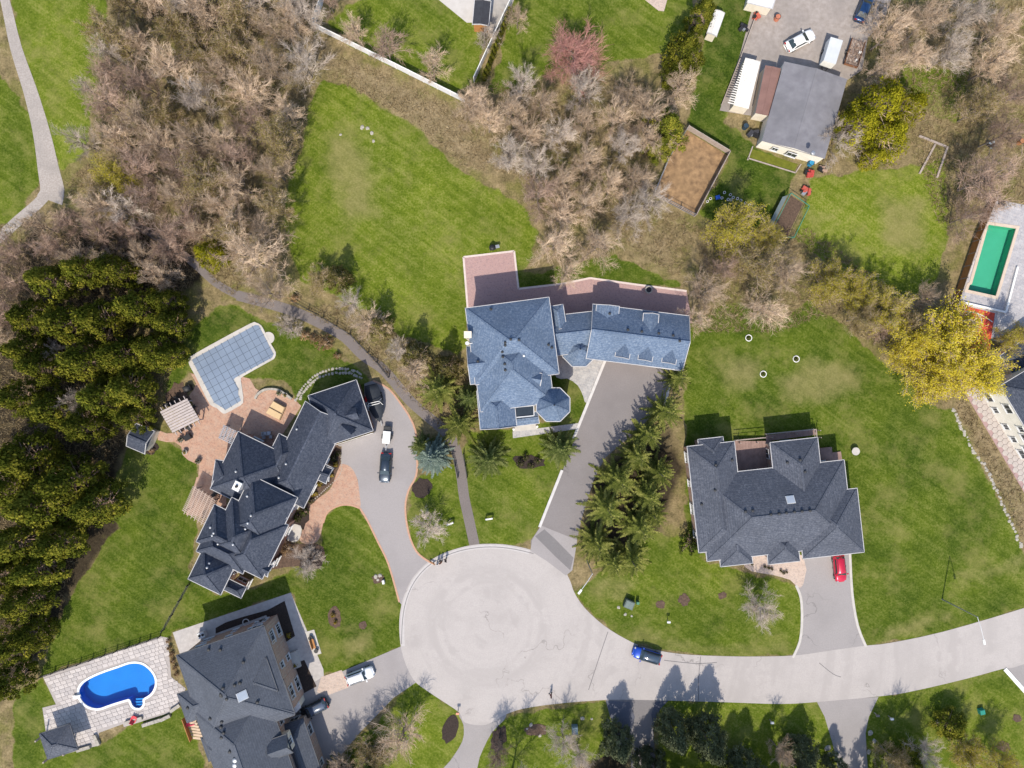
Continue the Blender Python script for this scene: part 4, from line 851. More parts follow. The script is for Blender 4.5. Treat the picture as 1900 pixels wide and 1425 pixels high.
proto('blue', gen_spruce(120, 8, 3.2, 17, 11, .1, .16, .5, .2, .75), (M['bark'], None, M['bluespruce']))
for i_ in range(4): proto('cedar', gen_clump(130 + i_, 10, 3.1, 80, 75, .34, cr=.8), (M['bark'], M['twig_dark'], M['cedar']))
for i_ in range(3): proto('fir', gen_clump(180 + i_, 9, 3.2, 170, 70, .28, .06, .5, .7), (M['bark'], None, M['fir']))
for i_ in range(2): proto('gold', gen_clump(140 + i_, 10, 3.1, 75, 55, .3, cr=.75), (M['bark'], M['twig_tan'], M['gold']))
for i_ in range(3): proto('shrub', gen_clump(150 + i_, 1.6, 1.1, 34, 26, .16, .05, .6, .3), (M['bark'], M['twig_dark'], M['shrubg']))
for i_ in range(2): proto('rust', gen_clump(160 + i_, 1.5, 1.1, 34, 26, .16, .05, .6, .3), (M['bark'], M['twig_tan'], M['shrubo']))
for i_ in range(2): proto('goldshrub', gen_clump(165 + i_, 1.1, .8, 28, 26, .14, .05, .6, .25), (M['bark'], M['twig_tan'], M['shruby']))
for i_ in range(2): proto('twiggy', gen_bare(170 + i_, 3.2, 2.0, tw=.012, k1=10, low=.08, wild=.22, up=.05), (M['bark'], M['twig_grey'], None))
NOM = dict(bare=(10, 4.9), pale=(10, 4.9), dark=(10, 4.9), red=(10, 4.7), bud=(10, 4.9), olive=(10, 4.9), budgold=(10, 4.9), spruce=(9, 3.0), pine=(9, 3.4), blue=(8, 3.4), cedar=(10, 3.4), fir=(9, 3.6), larch=(8, 3.0), gold=(10, 3.5), shrub=(1.6, 1.3), rust=(1.5, 1.3), goldshrub=(1.1, 1.0), twiggy=(3.2, 2.2))
TCNT = {}
def near(x, y, marks): return min(marks, key=lambda m: (m[0] - x) ** 2 + (m[1] - y) ** 2)[2]
MK_NW = [(260,80,'the green field'),(420,30,'the white fence side'),(540,140,'the tip of the long lawn'),(540,330,'the flank of the long lawn'),(330,230,'the heart of the wood'),(200,300,'the gravel path'),(420,430,'the footpath'),(300,400,'the cedar grove')]
MK_GR = [(90,520,'the twin gravel track'),(230,510,'the bare thicket'),(310,590,'the covered pool lawn'),(240,750,'the garden hut'),(60,740,'the far wood edge'),(160,640,'the middle of the grove')]
MK_WL = [(150,930,'the widest part of the west lawn'),(60,850,'the garden hut shade'),(80,1040,'the bare soil strip'),(30,1230,'the slab deck corner')]
MK_DP = [(1260,710,'the garage wing corner'),(1210,830,'the bungalow lawn'),(1140,930,'the middle of the driveway'),(1130,1040,'the driveway apron')]
MK_BT = [(880,210,'the white fence end'),(1000,170,'the red-twigged maple'),(1180,180,'the cedars'),(1190,320,'the dog run'),(1050,390,'the twin patio trees'),(930,290,'the long lawn edge')]
MK_CW = [(1650,60,'the dirt yard'),(1760,60,'the old vegetable bed'),(1860,80,'the outer corner'),(1860,220,'the junk pile')]
def lab(base, x, y, marks): return base + ' near ' + near(x, y, marks)
def tree(key, px, py, rpx, label, group=None, h=None, name=None, cat='tree', var=None):
    """px, py: centre of the crown in the photograph; rpx: crown radius there"""
    H0, R0 = NOM[key]; i = TCNT.get(key, 0); TCNT[key] = i + 1; ps = PROTO[key][(i if var is None else var) % len(PROTO[key])]
    sr = rpx * GSD / R0; sh = (h / H0) if h else sr ** .75; zc = H0 * sh * .62; sr *= (CAMH - zc) / CAMH
    q = P(px, py, zc); o = thing(name or 'tree', label, cat, (q.x, q.y, 0), RND.random() * 6.28, group); o.scale = (sr, sr, sh)
    for n, me in ps: link(n, me, o)
    return o
def scatter(poly, rmin, avoid=(), seed=1, tries=4000):
    R = random.Random(seed); xs = [p[0] for p in poly]; ys = [p[1] for p in poly]; out = []; pa = np.array(poly)
    for _ in range(tries):
        x = R.uniform(min(xs), max(xs)); y = R.uniform(min(ys), max(ys))
        if sdist(np.array([x]), np.array([y]), poly)[0] < 0: continue
        if any((x - a) ** 2 + (y - b) ** 2 < (rmin * (1 if len(o_) == 2 else 1)) ** 2 for o_ in out for a, b in (o_[:2],)): continue
        if any((x - a) ** 2 + (y - b) ** 2 < c * c for a, b, c in avoid): continue
        out.append((x, y))
    return out, R
# woodland between the gravel path and the long lawn
NWL = {'bare': 'bare tan-twigged tree in the wood', 'pale': 'pale grey bare tree in the wood', 'dark': 'dark brown bare tree in the wood', 'olive': 'budding olive tree in the wood'}
pts, R_ = scatter([(225,-20),(610,-30),(575,60),(570,180),(545,290),(515,400),(500,470),(420,470),(330,440),(250,400),(180,390),(165,320),(215,270),(190,160)], 50, [(210,330,50),(205,110,30)], 5)
for x, y in pts:
    k = R_.choices(('bare', 'pale', 'dark', 'olive'), (5, 2, 3, 1.6))[0]; tree(k, x, y, R_.uniform(38, 56), lab(NWL[k], x, y, MK_NW), 'woodland trees', h=R_.uniform(7.5, 11))
tree('pale', 205, 100, 34, 'pale grey leaning tree at the woodland edge by the green field', h=9); tree('pale', 150, 262, 33, 'small pale fan-shaped bare tree on the grass beside the gravel path', h=8)
tree('bud', 215, 325, 45, 'yellow-green budding tree beside the end of the gravel path', h=8); tree('olive', 190, 360, 42, 'tan round-crowned bush tree at the foot of the gravel path', h=6)
tree('pale', 165, 165, 26, 'grey bare sapling at the left fringe of the woodland', h=7)
# wood south of the gravel path and around the cedar grove
pts, R_ = scatter([(10,450),(110,390),(250,430),(330,470),(250,500),(60,470),(30,560),(-10,640)], 46, [], 9)
for x, y in pts: k = R_.choice(('dark', 'bare')); tree(k, x, y, R_.uniform(34, 46), ('dark' if k == 'dark' else 'tan') + ' bare tree in the thicket between gravel path and cedar grove', 'thicket trees by the grove', h=R_.uniform(6, 9))
# cedar grove
for x, y, r, h in ((85,520,42,11),(150,500,40,11),(205,500,42,12),(50,590,44,10),(110,600,46,12),(180,590,48,13),(250,570,44,12),(300,560,36,10),(310,600,36,10),(70,680,44,11),(150,670,50,12),(220,660,50,13),(280,650,44,11),(235,720,50,11),(310,660,30,9),(180,735,46,11),(90,760,46,11),(30,740,42,11),(150,790,44,11),(240,775,36,9),(40,650,40,10)):
    tree('cedar', x, y, r * .98, lab('dark yellow-green cedar in the dense grove', x, y, MK_GR), 'cedar grove', h=h)
tree('bare', 295, 510, 36, 'tan bare tree rising at the edge of the cedar grove', h=9); tree('twiggy', 110, 655, 24, 'grey leafless bush between the cedars of the grove', h=5, name='bush', cat='bush')
tree('pale', 150, 745, 34, 'grey bare tree enclosed by the lower cedars of the grove', h=8)
for x, y, r, h in ((40,850,60,13),(120,900,60,13),(170,940,50,12),(60,940,60,13),(20,1010,55,12),(100,1010,46,11),(60,1060,48,11),(40,1120,46,11),(20,1200,42,10),(55,1180,36,9),(10,1270,40,10),(-10,900,60,13),(-15,1080,50,12)):
    tree('cedar', x, y, r, lab('broad dark cedar along the west lawn', x, y, MK_WL), 'cedars along the west lawn', h=h)
# trees round the footpath
tree('bare', 465, 480, 74, 'large tan bare tree between the cedar grove and the footpath', h=11); tree('bare', 495, 545, 52, 'tan bare tree overhanging the start of the footpath', h=9); tree('gold', 385, 470, 34, 'bright yellow-green conifer beside the large tan bare tree', h=9)
tree('bare', 440, 420, 46, 'tan bare tree behind the bright yellow-green conifer', h=9); tree('dark', 350, 420, 46, 'dark brown bare tree above the shaded footpath', h=9)
tree('larch', 622, 512, 34, 'olive conical young larch on the long lawn, first in the row along the footpath', h=8); tree('olive', 590, 520, 34, 'straw-coloured bush beside the first young larch of the lawn row', h=4.5, name='bush', cat='bush')
tree('pale', 650, 562, 30, 'pale grey bush at the edge of the long lawn', h=5, name='bush', cat='bush')
tree('larch', 700, 600, 32, 'olive conical young larch, second in the row along the footpath', h=8); tree('bare', 690, 605, 42, 'tan bare tree between footpath and young larch', h=6)
tree('larch', 765, 655, 36, 'olive conical young larch, third in the row along the footpath', h=9); tree('pale', 740, 650, 30, 'pale bare bush under the third young larch', h=5, name='bush', cat='bush')
tree('larch', 825, 680, 36, 'dark olive conical larch beside the gable of the blue roofed house', h=9); tree('bare', 770, 690, 40, 'tan bare tree leaning over the middle of the footpath', h=7)
tree('pine', 810, 725, 48, 'yellowish spreading pine between footpath and blue roofed house', h=9); tree('pine', 850, 790, 44, 'yellow-tipped pine standing over the footpath near the blue roofed house', h=9); tree('spruce', 870, 740, 32, 'dark spruce tight against the blue roofed house wall', h=8)
tree('blue', 800, 850, 40, 'silvery blue spruce beside the pale driveway', h=8); tree('spruce', 780, 830, 26, 'small dark spruce hugging the silvery blue spruce', h=6)
tree('spruce', 905, 855, 42, 'spreading spruce in front of the blue roofed house porch', h=7.5); tree('spruce', 1040, 835, 40, 'spreading spruce between porch walk and grey driveway', h=7.5)
tree('twiggy', 797, 972, 36, 'pale leafless weeping bush on the lawn by the turning circle', h=4, name='bush', cat='bush'); tree('twiggy', 570, 1040, 34, 'pale leafless bush in the mulch bed beside the paver walk', h=4, name='bush', cat='bush')
# pines along the grey driveway
for x, y, r, h in ((1262,702,32,8),(1240,765,42,10),(1205,810,42,10),(1185,850,40,9),(1225,880,44,10),(1150,895,48,11),(1205,925,42,10),(1130,950,48,11),(1190,985,46,10),(1110,1015,46,9),(1175,1045,46,9),(1140,1050,40,8),(1215,960,36,9)):
    tree('pine', x, y, r, lab('dark feathery pine in the tight driveway row', x, y, MK_DP), 'driveway pines', h=h)
tree('shrub', 1285, 1010, 30, 'dark rounded evergreen at the corner of the charcoal roofed bungalow', h=3.4, name='shrub', cat='shrub')
# belt of bare trees behind the pink patio
pts, R_ = scatter([(860,180),(960,150),(1100,165),(1190,150),(1215,230),(1195,300),(1210,370),(1160,410),(1040,400),(990,370),(930,300),(870,240)], 46, [(1000,260,20)], 3)
for x, y in pts: k = R_.choices(('bare', 'pale', 'dark'), (6, 3, 1))[0]; tree(k, x, y, R_.uniform(36, 50), {'bare': 'tan', 'pale': 'pale grey', 'dark': 'brown'}[k] + lab(' bare tree in the belt', x, y, MK_BT), 'bare tree belt', h=R_.uniform(7, 10))
tree('red', 1065, 105, 64, 'round red-twigged maple on the green lawn behind the tree belt', h=9)
tree('bare', 1030, 450, 52, 'left one of the twin tan bare trees over the pink patio', h=9); tree('bare', 1105, 455, 56, 'right one of the twin tan bare trees over the pink patio', h=9); tree('bare', 1050, 505, 34, 'low tan bare tree at the patio edge under the twin trees', h=6)
tree('cedar', 1272, 95, 44, 'tall yellow-green cedar beside the small white shed', h=10); tree('cedar', 1305, 20, 30, 'narrow cedar behind the small white shed', h=9); tree('cedar', 1262, 130, 34, 'lower cedar leaning on the tall yellow-green cedar', h=8); tree('cedar', 1240, 235, 42, 'broad yellow-green cedar at the corner of the dog run', h=9); tree('bare', 1260, 165, 44, 'tan bare tree between the two groups of cedars', h=9)
tree('cedar', 1225, 270, 30, 'small cedar against the dog run fence', h=7)
# between the patio and the kennel
tree('bud', 1350, 425, 62, 'yellow budding tree below the dog run', h=9); tree('bare', 1310, 545, 52, 'tan bare tree at the end of the pink patio', h=8); tree('bare', 1295, 590, 36, 'tan bare tree brushing the garage roof end', h=7); tree('olive', 1400, 490, 52, 'olive budding tree at the head of the bungalow lawn', h=9); tree('bare', 1460, 500, 56, 'tan bare tree beside the kennel', h=9); tree('bare', 1420, 570, 50, 'tan bare tree overhanging the bungalow lawn', h=8); tree('dark', 1345, 500, 40, 'brown bare tree between patio end and olive budding tree', h=7)
tree('bud', 1420, 440, 36, 'green budding bush beside the kennel corner', h=6)
for x, y, r, k in ((1540,525,48,'bud'),(1590,550,46,'bud'),(1640,575,46,'bud'),(1680,600,42,'olive'),(1600,590,36,'olive')): tree(k, x, y, r, ('yellow-green' if k == 'bud' else 'olive') + ' budding tree in the hedgerow above the bungalow lawn', 'hedgerow trees', h=8)
tree('bare', 1710, 550, 36, 'grey bare tree at the end of the hedgerow by the cedar fence', h=6); tree('dark', 1630, 615, 34, 'purple-brown bare bush below the hedgerow', h=4, name='bush', cat='bush')
for x, y, r, l in ((1765,630,92,'largest bright golden tree, shading the red court'),(1725,690,66,'bright golden tree leaning over the bungalow lawn'),(1800,695,70,'bright golden tree beside the white house corner'),(1690,635,50,'small bright golden tree at the end of the hedgerow')): tree('budgold', x, y, r, l, 'golden trees by the red court', h=10)
tree('bud', 1880, 625, 36, 'small budding tree beside the white house corner', h=7)
# top right corner
tree('gold', 1640, 190, 60, 'large bright gold-green conifer beside the workshop roof', h=11); tree('gold', 1600, 225, 48, 'gold-green conifer leaning over the workshop roof', h=9); tree('gold', 1655, 250, 50, 'lower gold-green conifer in front of the large one', h=8); tree('gold', 1690, 195, 40, 'gold-green conifer on the lawn side of the large one', h=9)
tree('gold', 1625, 290, 26, 'small gold-green conifer below the workshop corner', h=6); tree('twiggy', 1560, 255, 40, 'thin leafless bush against the workshop wall', h=5, name='bush', cat='bush')
for x, y, r, k in ((1650,60,54,'bare'),(1720,40,54,'bare'),(1790,30,56,'pale'),(1860,50,52,'bare'),(1640,120,36,'bare'),(1690,110,46,'bare'),(1760,100,50,'pale'),(1840,120,52,'bare'),(1880,180,50,'dark'),(1820,200,44,'olive'),(1860,250,46,'dark')):
    tree(k, x, y, r, {'bare': 'tan', 'pale': 'pale grey', 'dark': 'brown', 'olive': 'olive'}[k] + lab(' bare tree in the corner wood', x, y, MK_CW), 'corner wood', h=9)
tree('dark', 1830, 330, 78, 'large purple-brown bare tree over the cedar fence and green pool', h=11); tree('dark', 1800, 400, 46, 'brown bare tree along the cedar fence', h=8)
# behind the white fence
tree('dark', 715, 85, 46, 'brown bare tree inside the white fence corner', h=8); tree('bare', 660, 60, 36, 'tan bare tree at the left end inside the white fence', h=7); tree('bare', 800, 120, 40, 'tan bare tree in the middle of the white fence', h=7); tree('bare', 870, 200, 44, 'tan bare tree at the right end of the white fence', h=7); tree('bare', 540, 40, 40, 'tan bare tree outside the white fence corner', h=8); tree('bare', 960, 30, 28, 'small bare tree beside the fence hedge', h=6); tree('twiggy', 905, 70, 24, 'small bare shrub at the shed end of the fence', h=4, name='bush', cat='bush')
# bottom edge
for x, y, r, h in ((1150,1388,38,9),(1255,1370,40,10),(1320,1385,46,11),(1210,1440,40,9),(1390,1440,40,9),(1495,1405,36,7),(1560,1440,30,7)): tree('fir', x, y, r, 'dense dark fir on the shaded verge across the road from the bungalow', 'roadside spruces', h=h)
for x, y, r, k, l in ((745,1372,62,'bare','large tan bare tree on the grass island beside the grey drive'),(690,1400,40,'olive','olive tree on the grass island'),(1045,1375,36,'pale','thin pale tree beside the blue-topped box'),(1075,1405,36,'pale','pale forked tree at the foot of the roadside garden'),(925,1400,34,'dark','brown bare shrub tree beside the curved drive'),(1410,1130,48,'pale','pale toppled-looking bare tree on the bungalow front lawn'),(1715,1400,40,'pale','pale grey bare tree across the road by the rocks'),(1660,1410,38,'olive','olive bush beside the side drive'),(1800,1390,44,'bud','budding tree on the far verge'),(1860,1420,36,'bud','budding tree at the far end of the verge'),(1450,1400,34,'bare','tan bare tree between the roadside spruces'),(640,1425,40,'bare','tan bare tree at the bottom of the grey drive')):
    tree(k, x, y, r, l, h=7 if k != 'pale' else 6)
for x, y, r in ((625,1470,44),(680,1440,40),(585,1490,40)): tree('spruce', x, y, r, 'dark spruce just below the grey drive', 'spruces below the drive', h=10)
tree('pale', 950, 1480, 60, 'bare tree below the curved drive', h=12); tree('pale', 1700, 1460, 60, 'bare tree on the far verge by the road', h=12); tree('cedar', 1690, 1420, 38, 'yellowish evergreen on the shaded far verge', h=6); tree('cedar', 1770, 1350, 34, 'low dark evergreen on the far verge', h=5)
for x, y in ((1240,1535),(1300,1540),(1370,1535),(1440,1540),(1500,1530),(1660,1530),(1740,1530),(1150,1530)): tree('fir', x, y, 44, 'tall dark fir just beyond the lower roadside', 'firs beyond the roadside', h=15)
# shrubs in the garden beds
def shrubs(key, lst, label, group=None, h=None):
    for x, y, r in lst: tree(key, x, y, r, label, group, h=h, name='shrub', cat='shrub')
shrubs('rust', [(600,635,22)], 'round straw-coloured shrub on the lawn by the footpath', h=2.6); shrubs('rust', [(545,553,12),(625,660,10),(565,622,14),(580,628,13)], 'rust-red shrub along the footpath edge', 'rust shrubs'); shrubs('twiggy', [(530,600,24),(545,612,18)], 'pale twiggy shrub between covered pool and footpath', 'twiggy path shrubs', h=2.5)
shrubs('goldshrub', [(592,898,8),(583,916,8),(622,862,7),(614,882,7)], 'golden clipped shrub in the bed beside the paver walk', 'golden bed shrubs'); shrubs('shrub', [(600,885,7),(576,930,8),(563,950,12),(551,962,10),(618,850,8),(627,842,7)], 'dark green shrub in the bed beside the paver walk', 'green bed shrubs')
shrubs('rust', [(530,1020,16)], 'orange-tipped evergreen shrub against the red brick wall', h=3)
shrubs('rust', [(311,1190,6),(313,1203,7),(317,1215,7),(319,1228,7),(323,1240,7),(326,1252,6)], 'feathery tan ornamental grass beside the blue pool deck', 'ornamental grasses'); shrubs('shrub', [(965,860,10),(985,865,9),(998,855,9),(975,848,9)], 'low shrub in the kidney bed before the porch', 'kidney bed shrubs')
shrubs('goldshrub', [(535,1180,7),(548,1235,8)], 'gold shrub beside the stone bay window', 'bay window shrubs'); shrubs('rust', [(272,822,10),(280,836,8)], 'rusty shrub in the round bed by the garden hut', 'hut bed shrubs'); shrubs('goldshrub', [(617,1142,7),(622,1155,6)], 'small golden shrub in the island mulch bed', 'island bed shrubs')
for i_ in range(14): tree('cedar', 945 - i_ * 3.6, 18 + i_ * 9.5, 6.5, 'slim cedar in the young hedge outside the white fence', 'young cedar hedge', h=2.6)
shrubs('shrub', [(1396,1047,4),(1420,1052,4),(1427,1054,4),(1433,1056,4),(1450,1060,4),(1455,1064,4),(1460,1062,4)], 'tiny dark shrub in the tan walk before the bungalow', 'bungalow walk shrubs', h=.6)
# brush, fallen twigs and dry stalks that cover the rough ground
def brush():
    R = random.Random(77); mb = MB(); polys = [[(215,-20),(610,-30),(575,60),(575,140),(590,145),(562,280),(520,400),(530,470),(420,560),(380,500),(150,420),(120,340),(170,290),(190,160)], [(560,60),(620,90),(860,200),(870,150),(1200,140),(1220,370),(1300,420),(1260,520),(1130,440),(1000,400),(960,330),(850,310),(760,225),(600,140)], [(1290,420),(1500,420),(1700,560),(1740,640),(1700,700),(1540,590),(1440,620),(1290,620)], [(1600,0),(1910,0),(1910,380),(1740,420),(1700,300),(1640,150)], [(-20,420),(120,380),(370,500),(340,600),(300,780),(230,820),(120,1110),(-20,1280)], [(880,560),(870,800),(820,800),(640,620),(540,570),(640,560),(860,690)], [(1765,745),(1790,735),(1900,910),(1900,1010)]]
    for poly in polys:
        xs = [p[0] for p in poly]; ys = [p[1] for p in poly]; n = int((max(xs) - min(xs)) * (max(ys) - min(ys)) / 16); X = np.array([R.uniform(min(xs), max(xs)) for _ in range(n)]); Y = np.array([R.uniform(min(ys), max(ys)) for _ in range(n)]); ok = sdist(X, Y, poly) > 3
        for x, y in zip(X[ok], Y[ok]):
            p = P(x, y); v = R.random()
            for _ in range(3):
                d = Vector((R.gauss(0, 1), R.gauss(0, 1), abs(R.gauss(.5, .6)))).normalized(); L = R.uniform(.35, 1.1); s = d.cross(rvec(R)).normalized() * R.uniform(.02, .05); mb.add([p - s, p + s, p + d * L], [(0, 1, 2)], min(1, v * .6 + R.random() * .4))
    o = mb.build('brush', leafmat('dry_brush', (.13, .095, .045), (.27, .205, .115), (.44, .35, .22), .1, 0)); tag(o, 'dry stalks and twiggy brush over the rough ground under the bare trees', 'brush', kind='stuff')
brush()
# ---------------------------------------------------------------- pools
def pool(poly, label, liner, tint, depth, wl, cop_w, cop_mat, group=None, steps=None):
    w = world(poly); n = len(w); root = thing('swimming_pool', label, 'pool')
    ar = sum(w[i][0] * w[(i + 1) % n][1] - w[(i + 1) % n][0] * w[i][1] for i in range(n)); w = w if ar > 0 else w[::-1]
    mb = MB(); vs = [(x, y, .02) for x, y in w] + [(x, y, -depth) for x, y in w]; tr = geometry.tessellate_polygon([[Vector((x, y, 0)) for x, y in w]]); fs = [(i, i + n, (i + 1) % n + n, (i + 1) % n) for i in range(n)]
    for t in tr:
        a, b, c = [Vector(w[i]) for i in t]; t = tuple(t) if (b - a).cross(c - a) > 0 else tuple(reversed(t)); fs.append(tuple(i + n for i in t))
    mb.add(vs, fs); mb.build('basin', liner, root)
    mb = MB(); mb.add([(x, y, -wl) for x, y in w], [tuple(t) if (Vector(w[t[1]]) - Vector(w[t[0]])).cross(Vector(w[t[2]]) - Vector(w[t[0]])) > 0 else tuple(reversed(t)) for t in tr]); mb.build('water', watermat('pool_water', tint), root)
    ow = offset(w, cop_w); iw = offset(w, -.03); mb = MB(); k = len(ow)
    mb.add([(x, y, .09) for x, y in iw] + [(x, y, .09) for x, y in ow] + [(x, y, -.1) for x, y in iw] + [(x, y, -.1) for x, y in ow], [(i, k + i, k + (i + 1) % k, (i + 1) % k) for i in range(k)] + [(k + i, 3 * k + i, 3 * k + (i + 1) % k, k + (i + 1) % k) for i in range(k)] + [(i, (i + 1) % k, 2 * k + (i + 1) % k, 2 * k + i) for i in range(k)]); mb.build('coping', cop_mat, root)
    return root
CP = lambda pts: conv(60, 1170, 5.587, pts)
DECK = CP([(105,468),(1330,60),(1405,75),(1440,480),(1590,600),(1530,760),(1430,850),(950,1000),(940,968),(690,1060),(690,1190),(450,1250),(180,1330),(105,800),(245,765)])
joint = mat('joint_sand', (.37, .335, .315), (.31, .28, .265), 3, 1.0)
deck = sheet('pool_deck', DECK, .02, joint, holes=[offset(POOL_C, 2.0)[::-1]])
def slabs():
    R = random.Random(4); ms = [mat('slab_%s' % n, c, tuple(x * .82 for x in c), 2.2, .95, .01) for n, c in (('a', (.50, .455, .43)), ('b', (.45, .41, .39)), ('c', (.52, .475, .45)), ('d', (.43, .395, .38)))]
    meshes = []
    for w_, h_ in ((.86, .56), (.56, .56)):
        for m_ in ms: b = MB(); b.box((0, 0, 0), (w_, h_, .06), 0, .97); meshes.append((w_, b.mesh('paving_slab', m_)))
    ang = math.radians(17.5); ca, sa = math.cos(ang), math.sin(ang); dw = world(DECK); cnt = 0; rest = MB(); cx, cy = P(200, 1270)[:2]
    pos = []
    for r in range(-20, 21):
        x = -14 + R.uniform(0, .9)
        while x < 14:
            k = R.choice((0, 0, 0, 1)); w_ = .9 if k == 0 else .6; gx = x + w_ / 2; gy = r * .6; pos.append((cx + gx * ca - gy * sa, cy + gx * sa + gy * ca, k)); x += w_
    X = np.array([p[0] for p in pos]); Y = np.array([p[1] for p in pos]); PX = X / GSD + 950; PY = 712.5 - Y / GSD; ok = (sdist(PX, PY, DECK) > 4.0) & (sdist(PX, PY, POOL_C) < -8.0)
    for (x, y, k), o in zip(pos, ok):
        if not o: continue
        cnt += 1; z = .035 + R.uniform(-.004, .004)
        if cnt <= 300: link('paving_slab', meshes[k * 4 + R.randrange(4)][1], deck, (x, y, z), ang)
        else: rest.box((x, y, z), (.86 if k == 0 else .56, .56, .06), ang, .97)
    if rest.v: tag(rest.build('paving_slabs', ms[0], deck), kind='stuff')
slabs()
pool(POOL_C, 'kidney-shaped bright blue swimming pool with white rim on the pale slab deck', mat('blue_liner', (.012, .23, .62), (.010, .20, .56), .5, .6), (.70, .90, .98), 1.5, .12, .3, M['white'])
pc = [o for o in COL.objects if o.name.startswith('swimming_pool')][0]
for i_ in range(3):
    a_, b_ = [P(*CP([q])[0], 0) for q in ((1050 + 4 * i_, 735 + 24 * i_), (1140 - 4 * i_, 730 + 24 * i_))]; mb = MB(); mb.beam(Vector((a_.x, a_.y, -.75 + .18 * i_)), Vector((b_.x, b_.y, -.75 + .18 * i_)), .34, .16); mb.build('pool_step', mat('step_blue', (.03, .3, .68), (.025, .26, .6), 1, .6), pc)
mb = MB(); p_ = P(*CP([(455,690)])[0], .4); mb.box((p_.x, p_.y, .22), (1.1, .55, .34), .1); mb.box((p_.x + .3, p_.y + .25, .5), (.9, .12, .1), .1); tag(mb.build('diving_plinth', M['white']), 'white diving plinth at the rounded end of the blue pool', 'diving board')
pool(POOL_F, 'rectangular turquoise-green swimming pool with tan rim beside the cedar fence', mat('green_liner', (.10, .42, .30), (.085, .37, .26), .4, .6), (.72, .93, .86), 1.5, .15, .42, mat('tan_coping', (.55, .45, .36), (.48, .39, .31), 2, .9))
def covered_pool():
    cover = CB([(720,410),(1340,70),(1375,75),(1520,355),(1505,388),(1145,585),(1130,605),(1175,690),(1175,750),(1200,810),(1050,900),(1010,870),(940,830)]); root = thing('covered_pool', 'L-shaped swimming pool under a stretched blue-grey safety cover', 'pool')
    out = smooth(CB([(690,410),(715,370),(1000,210),(1290,55),(1345,45),(1400,75),(1440,150),(1500,265),(1540,335),(1530,390),(1480,425),(1230,565),(1200,600),(1205,650),(1215,720),(1222,830),(1150,880),(1050,935),(1010,925),(960,880),(900,850),(830,720),(750,560),(695,460)]), 2)
    mb = MB(); mb.prism(world(out), -.04, .10); mb.build('coping', M['concrete'], root)
    mb = MB(); c_ = P(*CB([(1468,195)])[0]); mb.cyl((c_.x, c_.y, -.03), .95, .11, 20); mb.build('step_pad', M['concrete'], root)
    mb = MB(); mb.prism(world(cover), .1, .135); mb.build('cover', mat('pool_cover', (.20, .25, .325), (.165, .21, .285), .25, .75, big=.12), root)
    wc = world(cover); mats_ = mat('cover_strap', (.09, .115, .15), (.07, .09, .12), 2, .8); e1 = (P(*CB([(1340,70)])[0]) - P(*CB([(720,410)])[0])).normalized(); e2 = Vector((e1.y, -e1.x, 0)); o_ = P(*CB([(720,410)])[0])
    def clip(p, d):
        ts = []; n = len(wc)
        for i in range(n):
            a, b = Vector(wc[i]), Vector(wc[(i + 1) % n]); e = b - a; den = d.x * e.y - d.y * e.x
            if abs(den) < 1e-9: continue
            t = ((a.x - p.x) * e.y - (a.y - p.y) * e.x) / den; s = ((a.x - p.x) * d.y - (a.y - p.y) * d.x) / den
            if 0 <= s < 1: ts.append(t)
        ts.sort(); return [(ts[i], ts[i + 1]) for i in range(0, len(ts) - 1, 2)]
    for base, d, st_, n in ((e2, e1, 1.12, 14), (e1, e2, 1.12, 12)):
        for k in range(1, n):
            p = o_ + base * (k * st_ - .3)
            for t0, t1 in clip(p, d):
                if t1 - t0 < .4: continue
                mb = MB(); a, b = p + d * (t0 - .12), p + d * (t1 + .12); zz = .139 if d is e1 else .143; mb.beam(Vector((a.x, a.y, zz)), Vector((b.x, b.y, zz)), .06, .012); mb.build('strap', mats_, root)
covered_pool()
